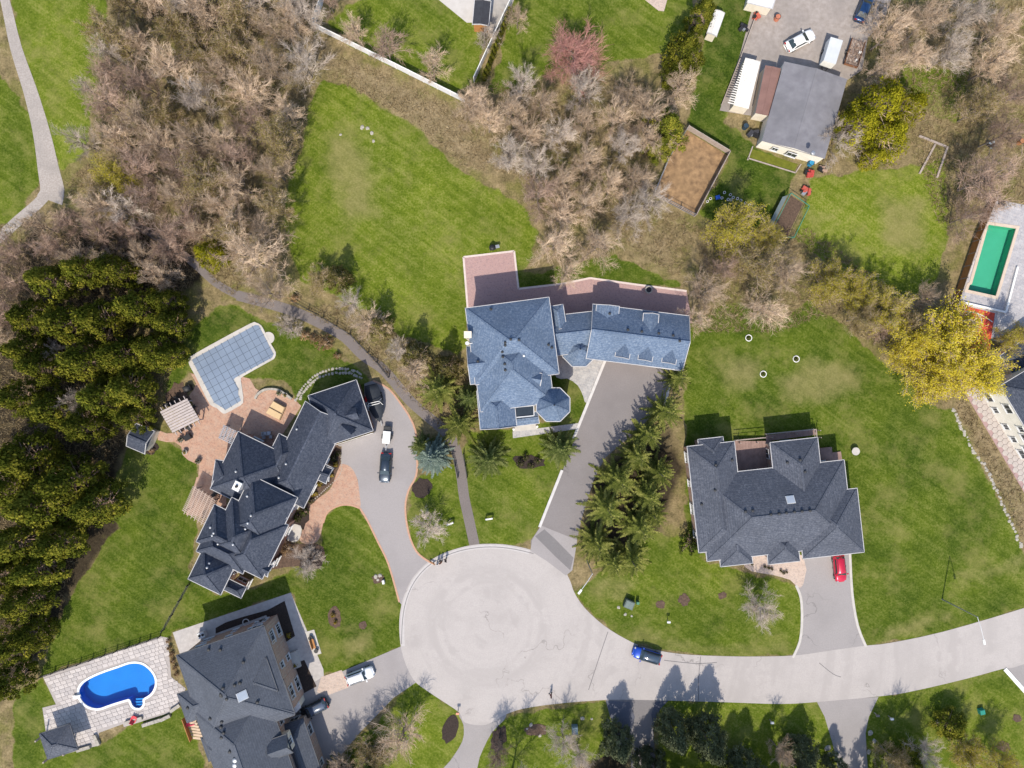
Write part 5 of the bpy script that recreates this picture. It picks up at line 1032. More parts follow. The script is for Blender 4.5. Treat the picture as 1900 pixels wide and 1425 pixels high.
# ---------------------------------------------------------------- vehicles
PAINT = {}
def paint(n, c, metal=.3): PAINT[n] = mat('car_paint_' + n, c, tuple(x * .93 for x in c), .6, .28, metal=metal, spec=.5, coat=.6); return PAINT[n]
red_l = mat('tail_lamp', (.35, .01, .01), (.3, .01, .01), 3, .25); wh_l = mat('head_lamp', (.3, .31, .33), (.24, .25, .27), 3, .3)
def car(label, px, py, ang, pt, L=4.6, Wd=1.84, Ht=1.5, kind='sedan', roof=None, cat='car', z=.03):
    """ang: heading of the nose in picture degrees (0 = right, 90 = up)"""
    q = P(px, py, .7); r = thing('parked_car', label, cat, (q.x, q.y, z), math.radians(ang)); hw = Wd / 2
    prof = {'sedan': [(-.5, .8, .72), (-.485, .9, .88), (-.44, .97, .95), (-.36, 1, .97), (-.2, 1, .96), (.05, 1, .94), (.22, 1, .93), (.33, .985, .88), (.42, .95, .78), (.47, .88, .68), (.5, .74, .56)],
            'suv': [(-.5, .84, .85), (-.485, .93, 1.0), (-.44, .98, 1.05), (-.36, 1, 1.06), (-.2, 1, 1.05), (.05, 1, 1.04), (.24, 1, 1.03), (.34, .985, 1.0), (.42, .95, .92), (.475, .88, .8), (.5, .76, .62)]}[kind]
    b = MB(); b.sm = True; sec = []
    for fx, fw, zt in prof:
        w = hw * fw; x = fx * L; sec.append([(x, 0, zt + .03), (x, .62 * w, zt + .01), (x, .88 * w, zt - .05), (x, .985 * w, zt - .18), (x, w, zt * .62), (x, .985 * w, .34), (x, .86 * w, .22), (x, 0, .2)])
    vs = []; m = 14
    for s in sec: vs += s + [(x, -y, z) for x, y, z in s[1:7]][::-1]
    fs = [(i * m + k, i * m + (k + 1) % m, (i + 1) * m + (k + 1) % m, (i + 1) * m + k) for i in range(len(sec) - 1) for k in range(m)]; fs += [tuple(range(m)), tuple(range((len(sec) - 1) * m + m - 1, (len(sec) - 1) * m - 1, -1))]; b.add(vs, fs); b.build('body', pt, r)
    if kind == 'sedan': x0, x1, x2, x3, zb = .235 * L, .055 * L, -.255 * L, -.40 * L, .93
    else: x0, x1, x2, x3, zb = .26 * L, .115 * L, -.40 * L, -.475 * L, 1.03
    bw, rw = hw * .93, hw * .70
    cb = MB(); cb.sm = True; rows = [(x0, bw * .94, zb - .03), (x0 - .12 * (x0 - x1), bw * .95, zb + .06), (x1 + .1, rw * 1.05, Ht - .09), (x1 - .12, rw, Ht - .02), ((x1 + x2) / 2, rw * 1.01, Ht), (x2 + .12, rw * .98, Ht - .025), (x2 - .06, rw * .99, Ht - .09), (x3, bw * .92, zb - .02)]
    # cabin: roof shell lofted along the length, with sides reaching the belt line
    vs = []
    for x, w, zt in rows:
        zs = zb - .05; vs += [(x, -bw * .98, zs), (x, -(w + (bw - w) * .35), zs + (zt - zs) * .62), (x, -w, zt - .04 * (zt > zb + .2)), (x, 0, zt + .015), (x, w, zt - .04 * (zt > zb + .2)), (x, w + (bw - w) * .35, zs + (zt - zs) * .62), (x, bw * .98, zs)]
    fs = [(i * 7 + k, (i + 1) * 7 + k, (i + 1) * 7 + k + 1, i * 7 + k + 1) for i in range(len(rows) - 1) for k in range(6)]; cb.add(vs, fs); cb.build('cabin', roof or pt, r)
    def pane(name, pts, dn):
        m_ = MB(); p = [Vector(v) for v in pts]; n = Vector(dn).normalized() * .022; m_.add([v + n for v in p] + [v - n for v in p], [(0, 1, 2, 3), (7, 6, 5, 4)] + [(i, i + 4, (i + 1) % 4 + 4, (i + 1) % 4) for i in range(4)]); return m_.build(name, M['carglass'], r)
    wx0, wz0, wx1, wz1 = x0 - .10, zb + .05, x1 + .1, Ht - .085
    pane('windshield', [(wx0, -bw * .86, wz0), (wx0, bw * .86, wz0), (wx1, rw * .95, wz1), (wx1, -rw * .95, wz1)], (wz1 - wz0, 0, wx0 - wx1))
    rx0, rz0, rx1, rz1 = x3 + .06, zb + .06, x2 - .02, Ht - .085
    pane('rear_window', [(rx0, bw * .84, rz0), (rx0, -bw * .84, rz0), (rx1, -rw * .92, rz1), (rx1, rw * .92, rz1)], (-(rz1 - rz0), 0, rx1 - rx0))
    for s in (-1, 1):
        yb, yt = s * (bw * .985 + .0), s * (rw + (bw - rw) * .28); pane('side_window', [(x0 - .38, yb * 1.0, zb + .05), (x3 + .35, yb * 1.0, zb + .05), (x2 + .05, yt, Ht - .2), (x1 - .12, yt, Ht - .2)], (0, s, .45))
        for fx in (.31, -.31):
            wh = MB(); wh.tube([(fx * L, s * (hw - .22), .33), (fx * L, s * (hw + .015), .33)], [.33, .33], 16); wo = wh.build('wheel', M['rubber'], r); rm = MB(); rm.tube([(fx * L, s * (hw + .01), .33), (fx * L, s * (hw + .03), .33)], [.2, .17], 12); rm.build('rim', M['alloy'], wo)
        hl = MB(); zf = prof[-3][2]; hl.box((.462 * L, s * hw * .68, zf - .12), (.22, .3, .12), -s * .45); hl.build('headlight', wh_l, r)
        tl = MB(); zr = prof[1][2]; tl.box((-.485 * L, s * hw * .66, zr - .05), (.16, .42, .14), s * .25); tl.build('taillight', red_l, r)
        mi = MB(); mi.box((x0 - .3, s * (hw + .1), zb + .08), (.16, .24, .15)); mi.build('mirror', pt, r)
    if kind == 'suv':
        for s in (-1, 1): rr = MB(); rr.beam((x1 - .2, s * rw * .9, Ht + .04), (x2 + .1, s * rw * .9, Ht + .03), .05, .05); rr.build('roof_rail', M['black'], r)
    return r
car('bright blue car with dark glass roof parked on the road beside the verge', 1200, 1216, 163, paint('blue', (.008, .06, .42)), 4.5, 1.86, 1.5, 'suv', mat('dark_roof_glass', (.05, .075, .11), (.04, .06, .09), 1, .1, spec=.6))
car('red car parked on the driveway of the charcoal roofed bungalow', 1558, 1055, 276, paint('red', (.55, .012, .045)), 4.2, 1.76, 1.5, 'suv')
car('white car parked on the grey drive next to the stone pad', 668, 1254, 20, paint('white', (.75, .76, .78), 0), 4.5, 1.84, 1.5, 'suv')
car('black car with pale blue roof reflection parked by the stone-fronted house garage', 583, 1315, 207, paint('black', (.012, .014, .018)), 4.5, 1.84, 1.5, 'suv', mat('car_roof_reflection', (.09, .12, .17), (.08, .1, .15), 1, .2))  # pale reflection on the black roof is put into the cabin colour
car('dark grey-blue car hitched to the small white trailer', 715, 868, 266, paint('slate', (.035, .05, .07), .5), 4.7, 1.84, 1.48, 'sedan')
car('white sedan standing askew in the dirt yard', 1485, 75, 28, paint('pearl', (.78, .77, .76), 0), 4.9, 1.88, 1.48, 'sedan')
car('dark blue car at the top of the dirt yard', 1604, 14, 68, paint('navy', (.012, .045, .13)), 4.7, 1.84, 1.5, 'sedan')
def wheels(r, lst, rad=.3, w=.2):
    for x, y in lst:
        m = MB(); m.tube([(x, y - w / 2, rad), (x, y + w / 2, rad)], [rad, rad], 14); o = m.build('wheel', M['rubber'], r); m = MB(); m.tube([(x, y - w / 2 - .01, rad), (x, y + w / 2 + .01, rad)], [rad * .55, rad * .55], 10); m.build('rim', M['alloy'], o)
q = P(718, 811, .5); r = thing('small_trailer', 'small white-lidded utility trailer hitched behind the dark grey-blue car', 'trailer', (q.x, q.y, .03), math.radians(265))
m = MB(); m.box((0, 0, .62), (1.9, 1.15, .5)); m.build('box', M['black'], r); m = MB(); m.box((0, 0, .95), (2.0, 1.22, .2), 0, .94); m.build('lid', M['white'], r); m = MB(); m.beam((.9, .35, .42), (1.75, 0, .42), .08, .08); m.beam((.9, -.35, .42), (1.75, 0, .42), .08, .08); m.beam((1.7, 0, .42), (2.1, 0, .42), .1, .1); m.build('drawbar', M['steel'], r)
m = MB(); m.box((-1.4, 0, .72), (.7, 1.2, .12)); m.box((-1.45, 0, .9), (.5, .9, .1)); m.build('rear_rack', M['dark_metal'], r); wheels(r, ((-.1, .72), (-.1, -.72)), .28); [MB().box((-.1, s * .72, .6), (.75, .24, .06)).build('fender', M['black'], r) for s in (-1, 1)]
q = P(697, 748, .9); r = thing('motor_boat', 'black motor boat under a fitted cover with white tower on the driveway', 'boat', (q.x, q.y, .03), math.radians(284))
b = MB(); b.sm = True; secs = [(-3.0, .98, .55, 1.15), (-2.0, 1.12, .5, 1.2), (-.5, 1.18, .48, 1.25), (.8, 1.1, .5, 1.28), (1.8, .82, .58, 1.32), (2.5, .45, .75, 1.36), (3.0, .05, 1.1, 1.4)]; vs = []
for x, w, zk, zt in secs: vs += [(x, -w, zt), (x, -w * .92, zk + .25), (x, 0, zk), (x, w * .92, zk + .25), (x, w, zt)]
b.add(vs, [(i * 5 + k, i * 5 + k + 1, (i + 1) * 5 + k + 1, (i + 1) * 5 + k) for i in range(6) for k in range(4)] + [(4, 3, 2, 1, 0)]); b.build('hull', mat('black_hull', (.018, .02, .025), (.014, .015, .02), 1, .15, coat=.5), r)
b = MB(); b.sm = True; vs = []
for x, w, zk, zt in secs: hh = .42 if -2.4 < x < .9 else .14; vs += [(x, -w * 1.02, zt - .03), (x, -w * .6, zt + hh * .7), (x, 0, zt + hh), (x, w * .6, zt + hh * .7), (x, w * 1.02, zt - .03)]
b.add(vs, [(i * 5 + k, (i + 1) * 5 + k, (i + 1) * 5 + k + 1, i * 5 + k + 1) for i in range(6) for k in range(4)] + [(0, 1, 2, 3, 4)]); b.build('cover', mat('boat_cover', (.03, .036, .045), (.022, .026, .034), 1.5, .6), r)
b = MB()
for s in (-1, 1): b.tube([(.5, s * 1.12, 1.25), (.1, s * 1.0, 2.2), (-.15, s * .8, 2.35)], .05, 6); b.tube([(-.5, s * 1.14, 1.25), (-.15, s * .8, 2.35)], .05, 6)
b.beam((-.15, -.8, 2.35), (-.15, .8, 2.35), .09, .09); b.beam((.2, -.85, 2.3), (.2, .85, 2.3), .09, .09); b.build('tower', M['white'], r)
b = MB(); b.tube([(-.9, -1.1, 1.5), (-.5, -1.15, 2.2), (-1.3, -1.1, 1.9)], .1, 6); b.box((-.8, -1.2, 1.75), (.5, .3, .3)); b.build('board_rack', red_l, r)
b = MB(); b.beam((-2.6, -.7, .4), (2.6, -.25, .4), .1, .12); b.beam((-2.6, .7, .4), (2.6, .25, .4), .1, .12); b.beam((2.5, 0, .4), (3.7, 0, .4), .12, .12); b.beam((-1, -1.05, .33), (-1, 1.05, .33), .1, .1); b.box((-.9, 0, .5), (2.2, .7, .25)); b.build('boat_trailer_frame', M['steel'], r); wheels(r, ((-1.2, 1.1), (-1.2, -1.1), (-.5, 1.1), (-.5, -1.1)), .3)
q = P(1541, 99, 1.2); r = thing('cargo_trailer', 'white box cargo trailer standing in the dirt yard beside the workshop', 'trailer', (q.x, q.y, .02), math.radians(253))
m = MB(); m.box((0, 0, 1.25), (3.8, 1.95, 1.7)); m.build('box', M['white'], r); m = MB(); m.box((0, 0, 2.13), (3.86, 2.0, .07), 0, .985); m.build('roof', mat('trailer_roof', (.56, .58, .6), (.48, .5, .52), .7, .5), r); m = MB(); m.beam((1.9, .5, .4), (3.0, 0, .4), .1, .1); m.beam((1.9, -.5, .4), (3.0, 0, .4), .1, .1); m.build('drawbar', M['black'], r); wheels(r, ((-.4, 1.02), (-.4, -1.02)), .32); m = MB(); m.box((-1.92, 0, 1.25), (.04, 1.7, 1.5)); m.build('rear_door', M['trim'], r)
q = P(1584, 100, .5); r = thing('flatbed_trailer', 'rusty open trailer loaded with brush next to the white cargo trailer', 'trailer', (q.x, q.y, .02), math.radians(253))
m = MB(); m.box((0, 0, .5), (4.2, 2.1, .14)); m.build('bed', M['wood'], r); m = MB(); [m.box((0, s * 1.05, .8), (4.2, .06, .5)) for s in (-1, 1)]; m.box((2.1, 0, .8), (.06, 2.1, .5)); m.build('side_rail', mat('rust', (.25, .12, .06), (.16, .07, .04), 3, .9), r); wheels(r, ((0, 1.15), (0, -1.15)), .3); m = MB(); R_ = random.Random(8)
for _ in range(160): a = Vector((R_.uniform(-2, 1.9), R_.uniform(-.9, .9), R_.uniform(.6, 1.1))); m.tube([a, a + Vector((R_.uniform(-.8, .8), R_.uniform(-.6, .6), R_.uniform(-.1, .3)))], .03, 3, False, R_.random())
tag(m.build('brush_load', M['twig_dark'], r), kind='stuff'); m = MB(); m.box((1.0, .5, .8), (.3, .3, .4)); m.box((-.3, .75, .8), (.35, .35, .35)); m.build('load_box', M['white'], r)
# ---------------------------------------------------------------- fences
def fence(label, pts, h, pmat, postmat, step=2.4, name='fence', thick=.06, z0=0.02, rails=0, open_=False):
    root = thing(name, label, 'fence'); W = [P(x, y, 0) for x, y in pts]
    for a, b in zip(W[:-1], W[1:]):
        L = (b - a).length; n = max(1, round(L / step)); d = (b - a) / n; ang = math.atan2(d.y, d.x); w = d.length
        for i in range(n):
            c = a + d * (i + .5); m = MB()
            if open_:
                for zz in (.15, h * .5, h - .05): m.box((0, 0, zz), (w - .1, .05, .05))
                for k in range(max(3, int(w / .35))): m.box((-w / 2 + .2 + k * .35, 0, h / 2), (.03, .03, h - .15))
                m.build('mesh_panel', pmat, root, c, ang)
            else:
                m.box((0, 0, h / 2 + z0), (w - .12, thick, h - .08)); pn = m.build('panel', pmat, root, c, ang); m = MB(); m.box((0, 0, h), (w - .1, thick + .06, .07)); m.build('top_rail', postmat, pn)
            m = MB(); m.box((a.x + d.x * i, a.y + d.y * i, (h + .1) / 2), (.13, .13, h + .1), ang); m.build('post', postmat, root)
        m = MB(); m.box((b.x, b.y, (h + .1) / 2), (.13, .13, h + .1), ang); m.build('post', postmat, root)
    return root
fw = mat('vinyl_fence', (.66, .66, .68), (.55, .55, .58), .6, .5)
fence('long white panel fence closing the backyard beyond the long lawn', [(605,-10),(584,52),(862,190)], 1.9, fw, M['white'], name='panel_fence'); fence('white panel fence with blue-grey rail beside the young cedar hedge', [(956,-10),(880,152)], 1.9, fw, M['white'], name='panel_fence')
fence('orange cedar board fence along the green pool deck', CF([(555,100),(400,470),(290,800),(225,1000),(150,1240)]), 1.9, M['cedarwood'], M['wood'], 2.0, 'board_fence')
fence('weathered fence round the brown dog run', [(1274,240),(1350,286),(1288,402)], 1.6, M['wood'], M['wood'], 2.4, 'dog_run_fence', .05); fence('wire fence on the tree side of the dog run', [(1288,402),(1212,362),(1240,295),(1274,240)], 1.5, M['steel'], M['wood'], 2.4, 'wire_fence', open_=True)
fence('black chain-link fence beside the footpath and long lawn', [(545,560),(600,590),(650,620),(700,672),(722,700)], 1.2, M['dark_metal'], M['dark_metal'], 2.4, 'chain_fence', open_=True); fence('black chain-link fence across the west lawn to the slab deck', [(352,1084),(305,1168)], 1.2, M['dark_metal'], M['dark_metal'], 2.4, 'chain_fence', open_=True)
fence('black metal railing along the slab deck edge', CP([(100,470),(500,335),(1000,165),(1330,55)]), 1.1, M['dark_metal'], M['dark_metal'], 2.0, 'deck_railing', open_=True)
for xs in (848, 868): fence('dark rail on the %s side of the lower footpath' % ('left' if xs == 848 else 'right'), [(xs - 8, 842), (xs - 1 if xs > 850 else xs + 2, 885)], 1.0, M['dark_metal'], M['dark_metal'], 2.0, 'path_rail', open_=True)
fence('low timber edge along the dirt yard', [(1403,25),(1372,110),(1338,195)], .5, M['wood'], M['wood'], 2.4, 'timber_edge')
# kennel frame
r = thing('kennel', 'green-framed wire dog kennel with a grey tarpaulin side', 'kennel'); K = [(1468,358),(1502,382),(1474,440),(1426,440)]
m = MB()
for i in range(4):
    a, b = P(*K[i], 1.8), P(*K[(i + 1) % 4], 1.8); m.beam(a, b, .07, .07); m.beam(a, Vector((a.x, a.y, 0)), .07, .07); a, b = P(*K[i], .2), P(*K[(i + 1) % 4], .2); m.beam(a, b, .05, .05)
m.build('frame', mat('green_steel', (.06, .28, .2), (.05, .22, .16), 2, .6), r); a, b = P(1462, 362, 1.8), P(1420, 445, 1.8); m = MB(); m.add([a, b, Vector((b.x + .3, b.y, .02)), Vector((a.x + .3, a.y, .02)), a + Vector((-.6, -.1, -.6)), b + Vector((-.6, -.1, -.6))], [(0, 1, 2, 3), (0, 4, 5, 1)]); m.build('tarpaulin', mat('grey_tarp', (.25, .3, .3), (.18, .22, .22), 1, .6), r)
# ---------------------------------------------------------------- pergolas and garden furniture
def pergola(label, corners, h, nslat, mt, post=True, nb=7, over=.35, lattice=True):
    root = thing('pergola', label, 'pergola'); c = [P(x, y, h) for x, y in corners]; u, v = c[1] - c[0], c[3] - c[0]
    for i in range(nslat):
        f = (i + .5) / nslat; m = MB(); a, b = c[0] + v * f, c[1] + v * f; d = (b - a).normalized() * over; m.beam(a - d, b + d, .09 if not lattice else .34, .12); m.build('slat', mt, root)
    for i in range(nb):
        f = i / (nb - 1); m = MB(); a, b = c[0] + u * f, c[3] + u * f; d = (b - a).normalized() * over * (1.6 if lattice else .6); dn = Vector((0, 0, .14)); m.beam(a - d - dn, b + d - dn, .1, .16); m.build('rafter', mt, root)
    for q in ((.06, .06), (.94, .06), (.94, .94), (.06, .94)): p = c[0] + u * q[0] + v * q[1]; m = MB(); m.box((p.x, p.y, (h - .2) / 2), (.16, .16, h - .2)); m.build('post', mt, root)
pergola('square weathered-timber pergola beside the covered pool', CB([(425,905),(650,795),(775,990),(550,1115)]), 2.6, 9, mat('greyed_timber', (.46, .40, .38), (.36, .31, .29), 2, .9), nb=6)
pergola('open slatted pergola leaning on the west side of the navy roofed house', C3([(0,500),(110,250),(410,340),(215,640)]), 2.7, 6, mat('pale_timber', (.5, .4, .34), (.42, .33, .28), 2, .9), nb=15, lattice=False)
pergola('small steel-slatted awning beside the terrace steps', CB([(975,1170),(1025,1050),(1165,1115),(1100,1230)]), 2.4, 4, M['steel'], nb=9, lattice=False, over=.05)
r = thing('outdoor_sofa', 'covered tan patio furniture on the round brick terrace', 'furniture'); pts = CB([(1515,810),(1630,875),(1575,1000),(1440,930)]); w = [P(x, y, .7) for x, y in pts]
m = MB(); m.prism([(v.x, v.y) for v in w], .03, .62); m.build('base', mat('tan_cloth_shade', (.42, .32, .2), (.36, .27, .17), 2, .9), r); mid1, mid2 = w[0].lerp(w[3], .47), w[1].lerp(w[2], .47); n1, n2 = w[0].lerp(w[3], .53), w[1].lerp(w[2], .53); tc = mat('tan_cover', (.58, .42, .24), (.5, .36, .2), 1.2, .85)
for qd in ([w[0], w[1], mid2, mid1], [n1, n2, w[2], w[3]]): m = MB(); m.prism(offset([(v.x, v.y) for v in qd], -.06), .6, .82); m.build('cushion', tc, r)
for c_, rr in ((CB([(1540,860)])[0], 23),): m = MB()
arc_ = smooth(CB([(1345,790),(1370,745),(1430,705),(1500,695),(1570,705),(1630,740),(1700,790)]), 3, False); wv = [P(x, y) for x, y in arc_]; m = MB()
for a, b in zip(wv[:-1], wv[1:]): m.beam(Vector((a.x, a.y, .24)), Vector((b.x, b.y, .24)), .35, .5)
tag(m.build('terrace_wall', M['stone']), 'low curved stone wall edging the round brick terrace', 'wall')
def obj_box(name, label, cat, px, py, d, mt, rz=0, extra=None):
    p = P(px, py, 0); r = thing(name, label, cat, (p.x, p.y, .02), rz); m = MB(); m.box((0, 0, d[2] / 2), d, 0, .97); m.build('body', mt, r)
    if extra: extra(r, d)
    return r
def legs_chair(px, py, rz, mt, label, group=None):
    p = P(px, py); r = thing('garden_chair', label, 'chair', (p.x, p.y, .03), rz, group); m = MB(); m.box((0, 0, .42), (.55, .55, .07)); m.build('seat', mt, r); m = MB(); m.box((-.27, 0, .72), (.08, .55, .55)); m.build('backrest', mt, r)
    for x in (-.24, .24):
        for y in (-.24, .24): m = MB(); m.box((x, y, .2), (.06, .06, .42)); m.build('leg', mt, r)
for i, (x, y) in enumerate(CB([(480,850),(520,840),(560,830),(750,870),(770,950),(620,1105),(580,790),(700,1080)])): legs_chair(x, y, i * .8, M['dark_metal'], 'dark metal chair standing under or beside the weathered pergola', 'pergola chairs')
for i, (x, y) in enumerate(CB([(1440,1130),(1480,1125),(1500,1160),(1430,1165)])): legs_chair(x, y, i * 1.6, M['steel'], 'grey metal chair at the terrace wall of the navy roofed house', 'terrace chairs')
for i, (x, y) in enumerate(C3([(250,505),(235,550),(330,330),(360,300)])): legs_chair(x, y, i * 1.1, M['dark_metal'], 'dark chair under the open slatted pergola', 'slatted pergola chairs')
for i, (x, y) in enumerate(CB([(620,1190),(660,1310),(790,1400),(1640,755),(1580,735)])):
    p = P(x, y); r = thing('planter', ('round stone planter with leafy plant on the brick patio', 'round stone planter with leafy plant on the brick patio', 'round stone planter with leafy plant on the brick patio', 'small metal planter by the terrace wall', 'small metal planter by the terrace wall')[i], 'planter', (p.x, p.y, .02), 0, 'patio planters' if i < 3 else 'terrace planters'); m = MB(); m.cyl((0, 0, 0), .3, .5, 12, .42); m.build('pot', M['stone'], r)
    for n, me in PROTO['goldshrub' if i % 2 else 'shrub'][i % 2]: link('plant', me, r, (0, 0, .4), 0, .45)
    break_ = None
obj_box('storage_box', 'dark storage box on the brick patio', 'box', *CB([(690,1165)])[0], (1.0, .8, .7), M['dark_metal'], .5, lambda r, d: MB().box((0, 0, d[2] + .03), (d[0] + .06, d[1] + .06, .06)).build('lid', M['black'], r))
obj_box('grill', 'black patio grill beside the weathered pergola', 'grill', *CB([(690,690)])[0], (1.2, .9, .9), M['black'], .4, lambda r, d: MB().dome((0, 0, d[2]), .5, .35, 14, 4).build('hood', M['dark_metal'], r))
obj_box('heat_pump', 'white twin-fan heat pump beside the stone-fronted house', 'heat pump', *CC([(340,330)])[0], (1.1, .9, .9), M['trim'], .35, lambda r, d: [MB().cyl((x, 0, d[2]), .22, .04, 14).build('fan', M['black'], r) for x in (-.27, .27)])
m = MB(); p_ = P(*CC([(690,235)])[0], 0); m.tube([(p_.x + .5 * math.cos(t), p_.y + .5 * math.sin(t), .25) for t in [k * .4 for k in range(15)]], .07, 6); tag(m.build('hose_coil', M['trim']), 'pale coiled hose in the mulch bed by the tan wall', 'hose')
def chaise(px, py, rz, c, label):
    p = P(px, py); r = thing('deck_chair', label, 'chair', (p.x, p.y, .06), rz); mt = mat('chair_colour', c, tuple(x * .8 for x in c), 2, .6); m = MB(); m.box((.1, 0, .35), (.7, .65, .08)); m.build('seat', mt, r); m = MB(); m.beam((-.2, 0, .35), (-.6, 0, .95), .65, .07); m.build('backrest', mt, r)
    for s in (-1, 1): m = MB(); m.beam((.4, s * .3, 0), (-.4, s * .3, .6), .08, .05); m.beam((.45, s * .36, .55), (-.4, s * .36, .58), .14, .04); m.build('arm', mt, r)
chaise(*CP([(1068,905)])[0], 1.2, (.7, .06, .08), 'red garden chair on the slab deck below the blue pool'); chaise(*CC([(252,1045)])[0], .3, (.65, .05, .12), 'red garden chair on the narrow deck behind the stone-fronted house')
sd_ = thing('side_deck', 'narrow tan timber deck along the stone-fronted house', 'deck'); q4 = [P(x, y, .5) for x, y in CC([(185,1010),(275,1030),(350,1200),(250,1190)])]
for i in range(7): a, b = q4[0].lerp(q4[3], (i + .5) / 7), q4[1].lerp(q4[2], (i + .5) / 7); m = MB(); m.beam(a, b, .36, .06); m.build('deck_board', mat('tan_board', (.55, .42, .3), (.46, .35, .25), 2, .9) if i == 0 else bpy.data.materials['tan_board'], sd_)
m = MB(); m.beam(q4[0] + Vector((0, 0, .5)), q4[3] + Vector((0, 0, .5)), .1, .9); m.build('deck_skirt', M['cedarwood'], sd_)
for i, (x0, y0, x1, y1) in enumerate(((960,960,1140,905),(1140,985,1330,925),(1330,930,1430,880),(640,1085,690,1190),(460,1245,600,1205),(1430,840,1530,770))):
    a, b = [P(*CP([q])[0], .3) for q in ((x0, y0), (x1, y1))]; r = thing('stone_seat_wall', 'low pale stone block wall on the edge of the slab deck', 'wall', (0, 0, 0), 0, 'slab deck walls'); n = max(2, int((b - a).length / .9))
    for k in range(n): m = MB(); p1, p2 = a.lerp(b, k / n), a.lerp(b, (k + .97) / n); m.beam(Vector((p1.x, p1.y, .24)), Vector((p2.x, p2.y, .24)), .5, .46); m.build('stone', M['stone'], r)
# front bench of the stone-fronted house, steps
p_ = P(*CC([(1238,405)])[0]); r = thing('garden_bench', 'wooden bench between two dark pots on the pale pad', 'bench', (p_.x, p_.y, .05), math.radians(107)); m = MB(); m.box((0, 0, .45), (1.5, .5, .08)); m.build('seat', M['cedarwood'], r); m = MB(); m.box((0, .25, .75), (1.5, .07, .5)); m.build('backrest', M['cedarwood'], r); [MB().box((x, 0, .2), (.08, .45, .42)).build('leg', M['dark_metal'], r) for x in (-.65, .65)]
for i, q_ in enumerate(((1215,360),(1262,465))): p_ = P(*CC([q_])[0]); r = thing('flower_pot', 'dark pot at the end of the wooden bench', 'pot', (p_.x, p_.y, .05), 0, 'bench pots'); m = MB(); m.cyl((0, 0, 0), .25, .45, 12, .34); m.build('pot', M['black'], r); m = MB(); m.cyl((0, 0, .4), .3, .04, 12); m.build('soil', M['mulch'], r)
r = thing('front_steps', 'pale stone front steps of the stone-fronted house', 'steps')
for i in range(3): q4 = [P(x, y) for x, y in CC([(1000 + 30 * i, 500 - 12 * i), (1085 + 12 * i, 470 - 5 * i), (1140 - 2 * i, 590 - 4 * i), (1050 + 20 * i, 625 - 10 * i)])]; m = MB(); m.prism([(v.x, v.y) for v in q4], .0, .55 - .16 * i); m.build('step', M['concrete'], r)
# ---------------------------------------------------------------- stones
R_ = random.Random(21)
def rock_mesh(seed, k=.35):
    R = random.Random(seed); b = MB(); n = 8; b.add([(math.cos(a) * R.uniform(.75, 1.1), math.sin(a) * R.uniform(.6, 1), 0) for a in [6.283 * i / n for i in range(n)]] + [(math.cos(a) * R.uniform(.5, .8), math.sin(a) * R.uniform(.45, .75), k * R.uniform(.7, 1.1)) for a in [6.283 * i / n for i in range(n)]] + [(0, 0, k * 1.1)], [(i, (i + 1) % n, n + (i + 1) % n, n + i) for i in range(n)] + [(n + i, n + (i + 1) % n, 2 * n) for i in range(n)]); return b.mesh('stone', M['stone'])
RK = [rock_mesh(i) for i in range(6)]
r = thing('stone_border', 'double row of pale flat stones curving across the pool lawn', 'stone border')
for dx in (0, 8):
    c_ = smooth([(549 + dx, 742 - dx * .2), (556 + dx, 727), (568 + dx * .9, 712 + dx * .3), (585, 697 + dx), (605, 688 + dx), (630, 684 + dx), (652, 686 + dx), (670, 694 + dx)], 4, False)
    for i in range(0, len(c_), 1): p = P(c_[i][0] + R_.uniform(-1, 1), c_[i][1] + R_.uniform(-1, 1)); link('stone', RK[R_.randrange(6)], r, (p.x, p.y, -.02), R_.random() * 6, R_.uniform(.2, .34))
r = thing('stone_edging', 'line of rough stones between the bungalow lawn and the dry slope', 'stone border'); c_ = smooth([(1768,758),(1785,795),(1805,835),(1830,870),(1850,915),(1872,960),(1895,1015)], 9, False)
for x, y in c_: p = P(x + R_.uniform(-2, 2), y + R_.uniform(-2, 2)); link('stone', RK[R_.randrange(6)], r, (p.x, p.y, -.03), R_.random() * 6, R_.uniform(.2, .42))
def stones(label, lst, s=(.25, .45), group=None):
    for x, y in lst: p = P(x, y); o = link('rock', RK[R_.randrange(6)], None, (p.x, p.y, -.02), R_.random() * 6, R_.uniform(*s)); tag(o, label, 'rock', group)
stones('pale rock in the roadside planting below the road', [(978,1352),(1002,1365),(985,1345),(1081,1333),(1098,1334),(1740,1338)], group='roadside rocks'); stones('rock beside the green utility box', [(1160,1140),(1172,1143),(1148,1127)], (.2, .35), 'utility rocks'); stones('boulder on the long mown lawn', [(632,250),(690,247),(682,238),(672,236),(693,262)], (.25, .5), 'lawn boulders'); stones('grey boulder at the edge of the side drive', [(1536,1388),(1540,1400),(1622,1375),(1612,1395),(1615,1360)], (.4, .7), 'drive boulders')
for i in range(26): x, y = smooth([(632,845),(634,868),(628,885),(610,902),(596,915),(580,930)], 5, False)[i]; p = P(x, y); o = link('edging_stone', RK[i % 6], None, (p.x, p.y, -.02), i, .17); tag(o, 'white edging stone along the paver walk bed', 'stone', 'white edging stones')
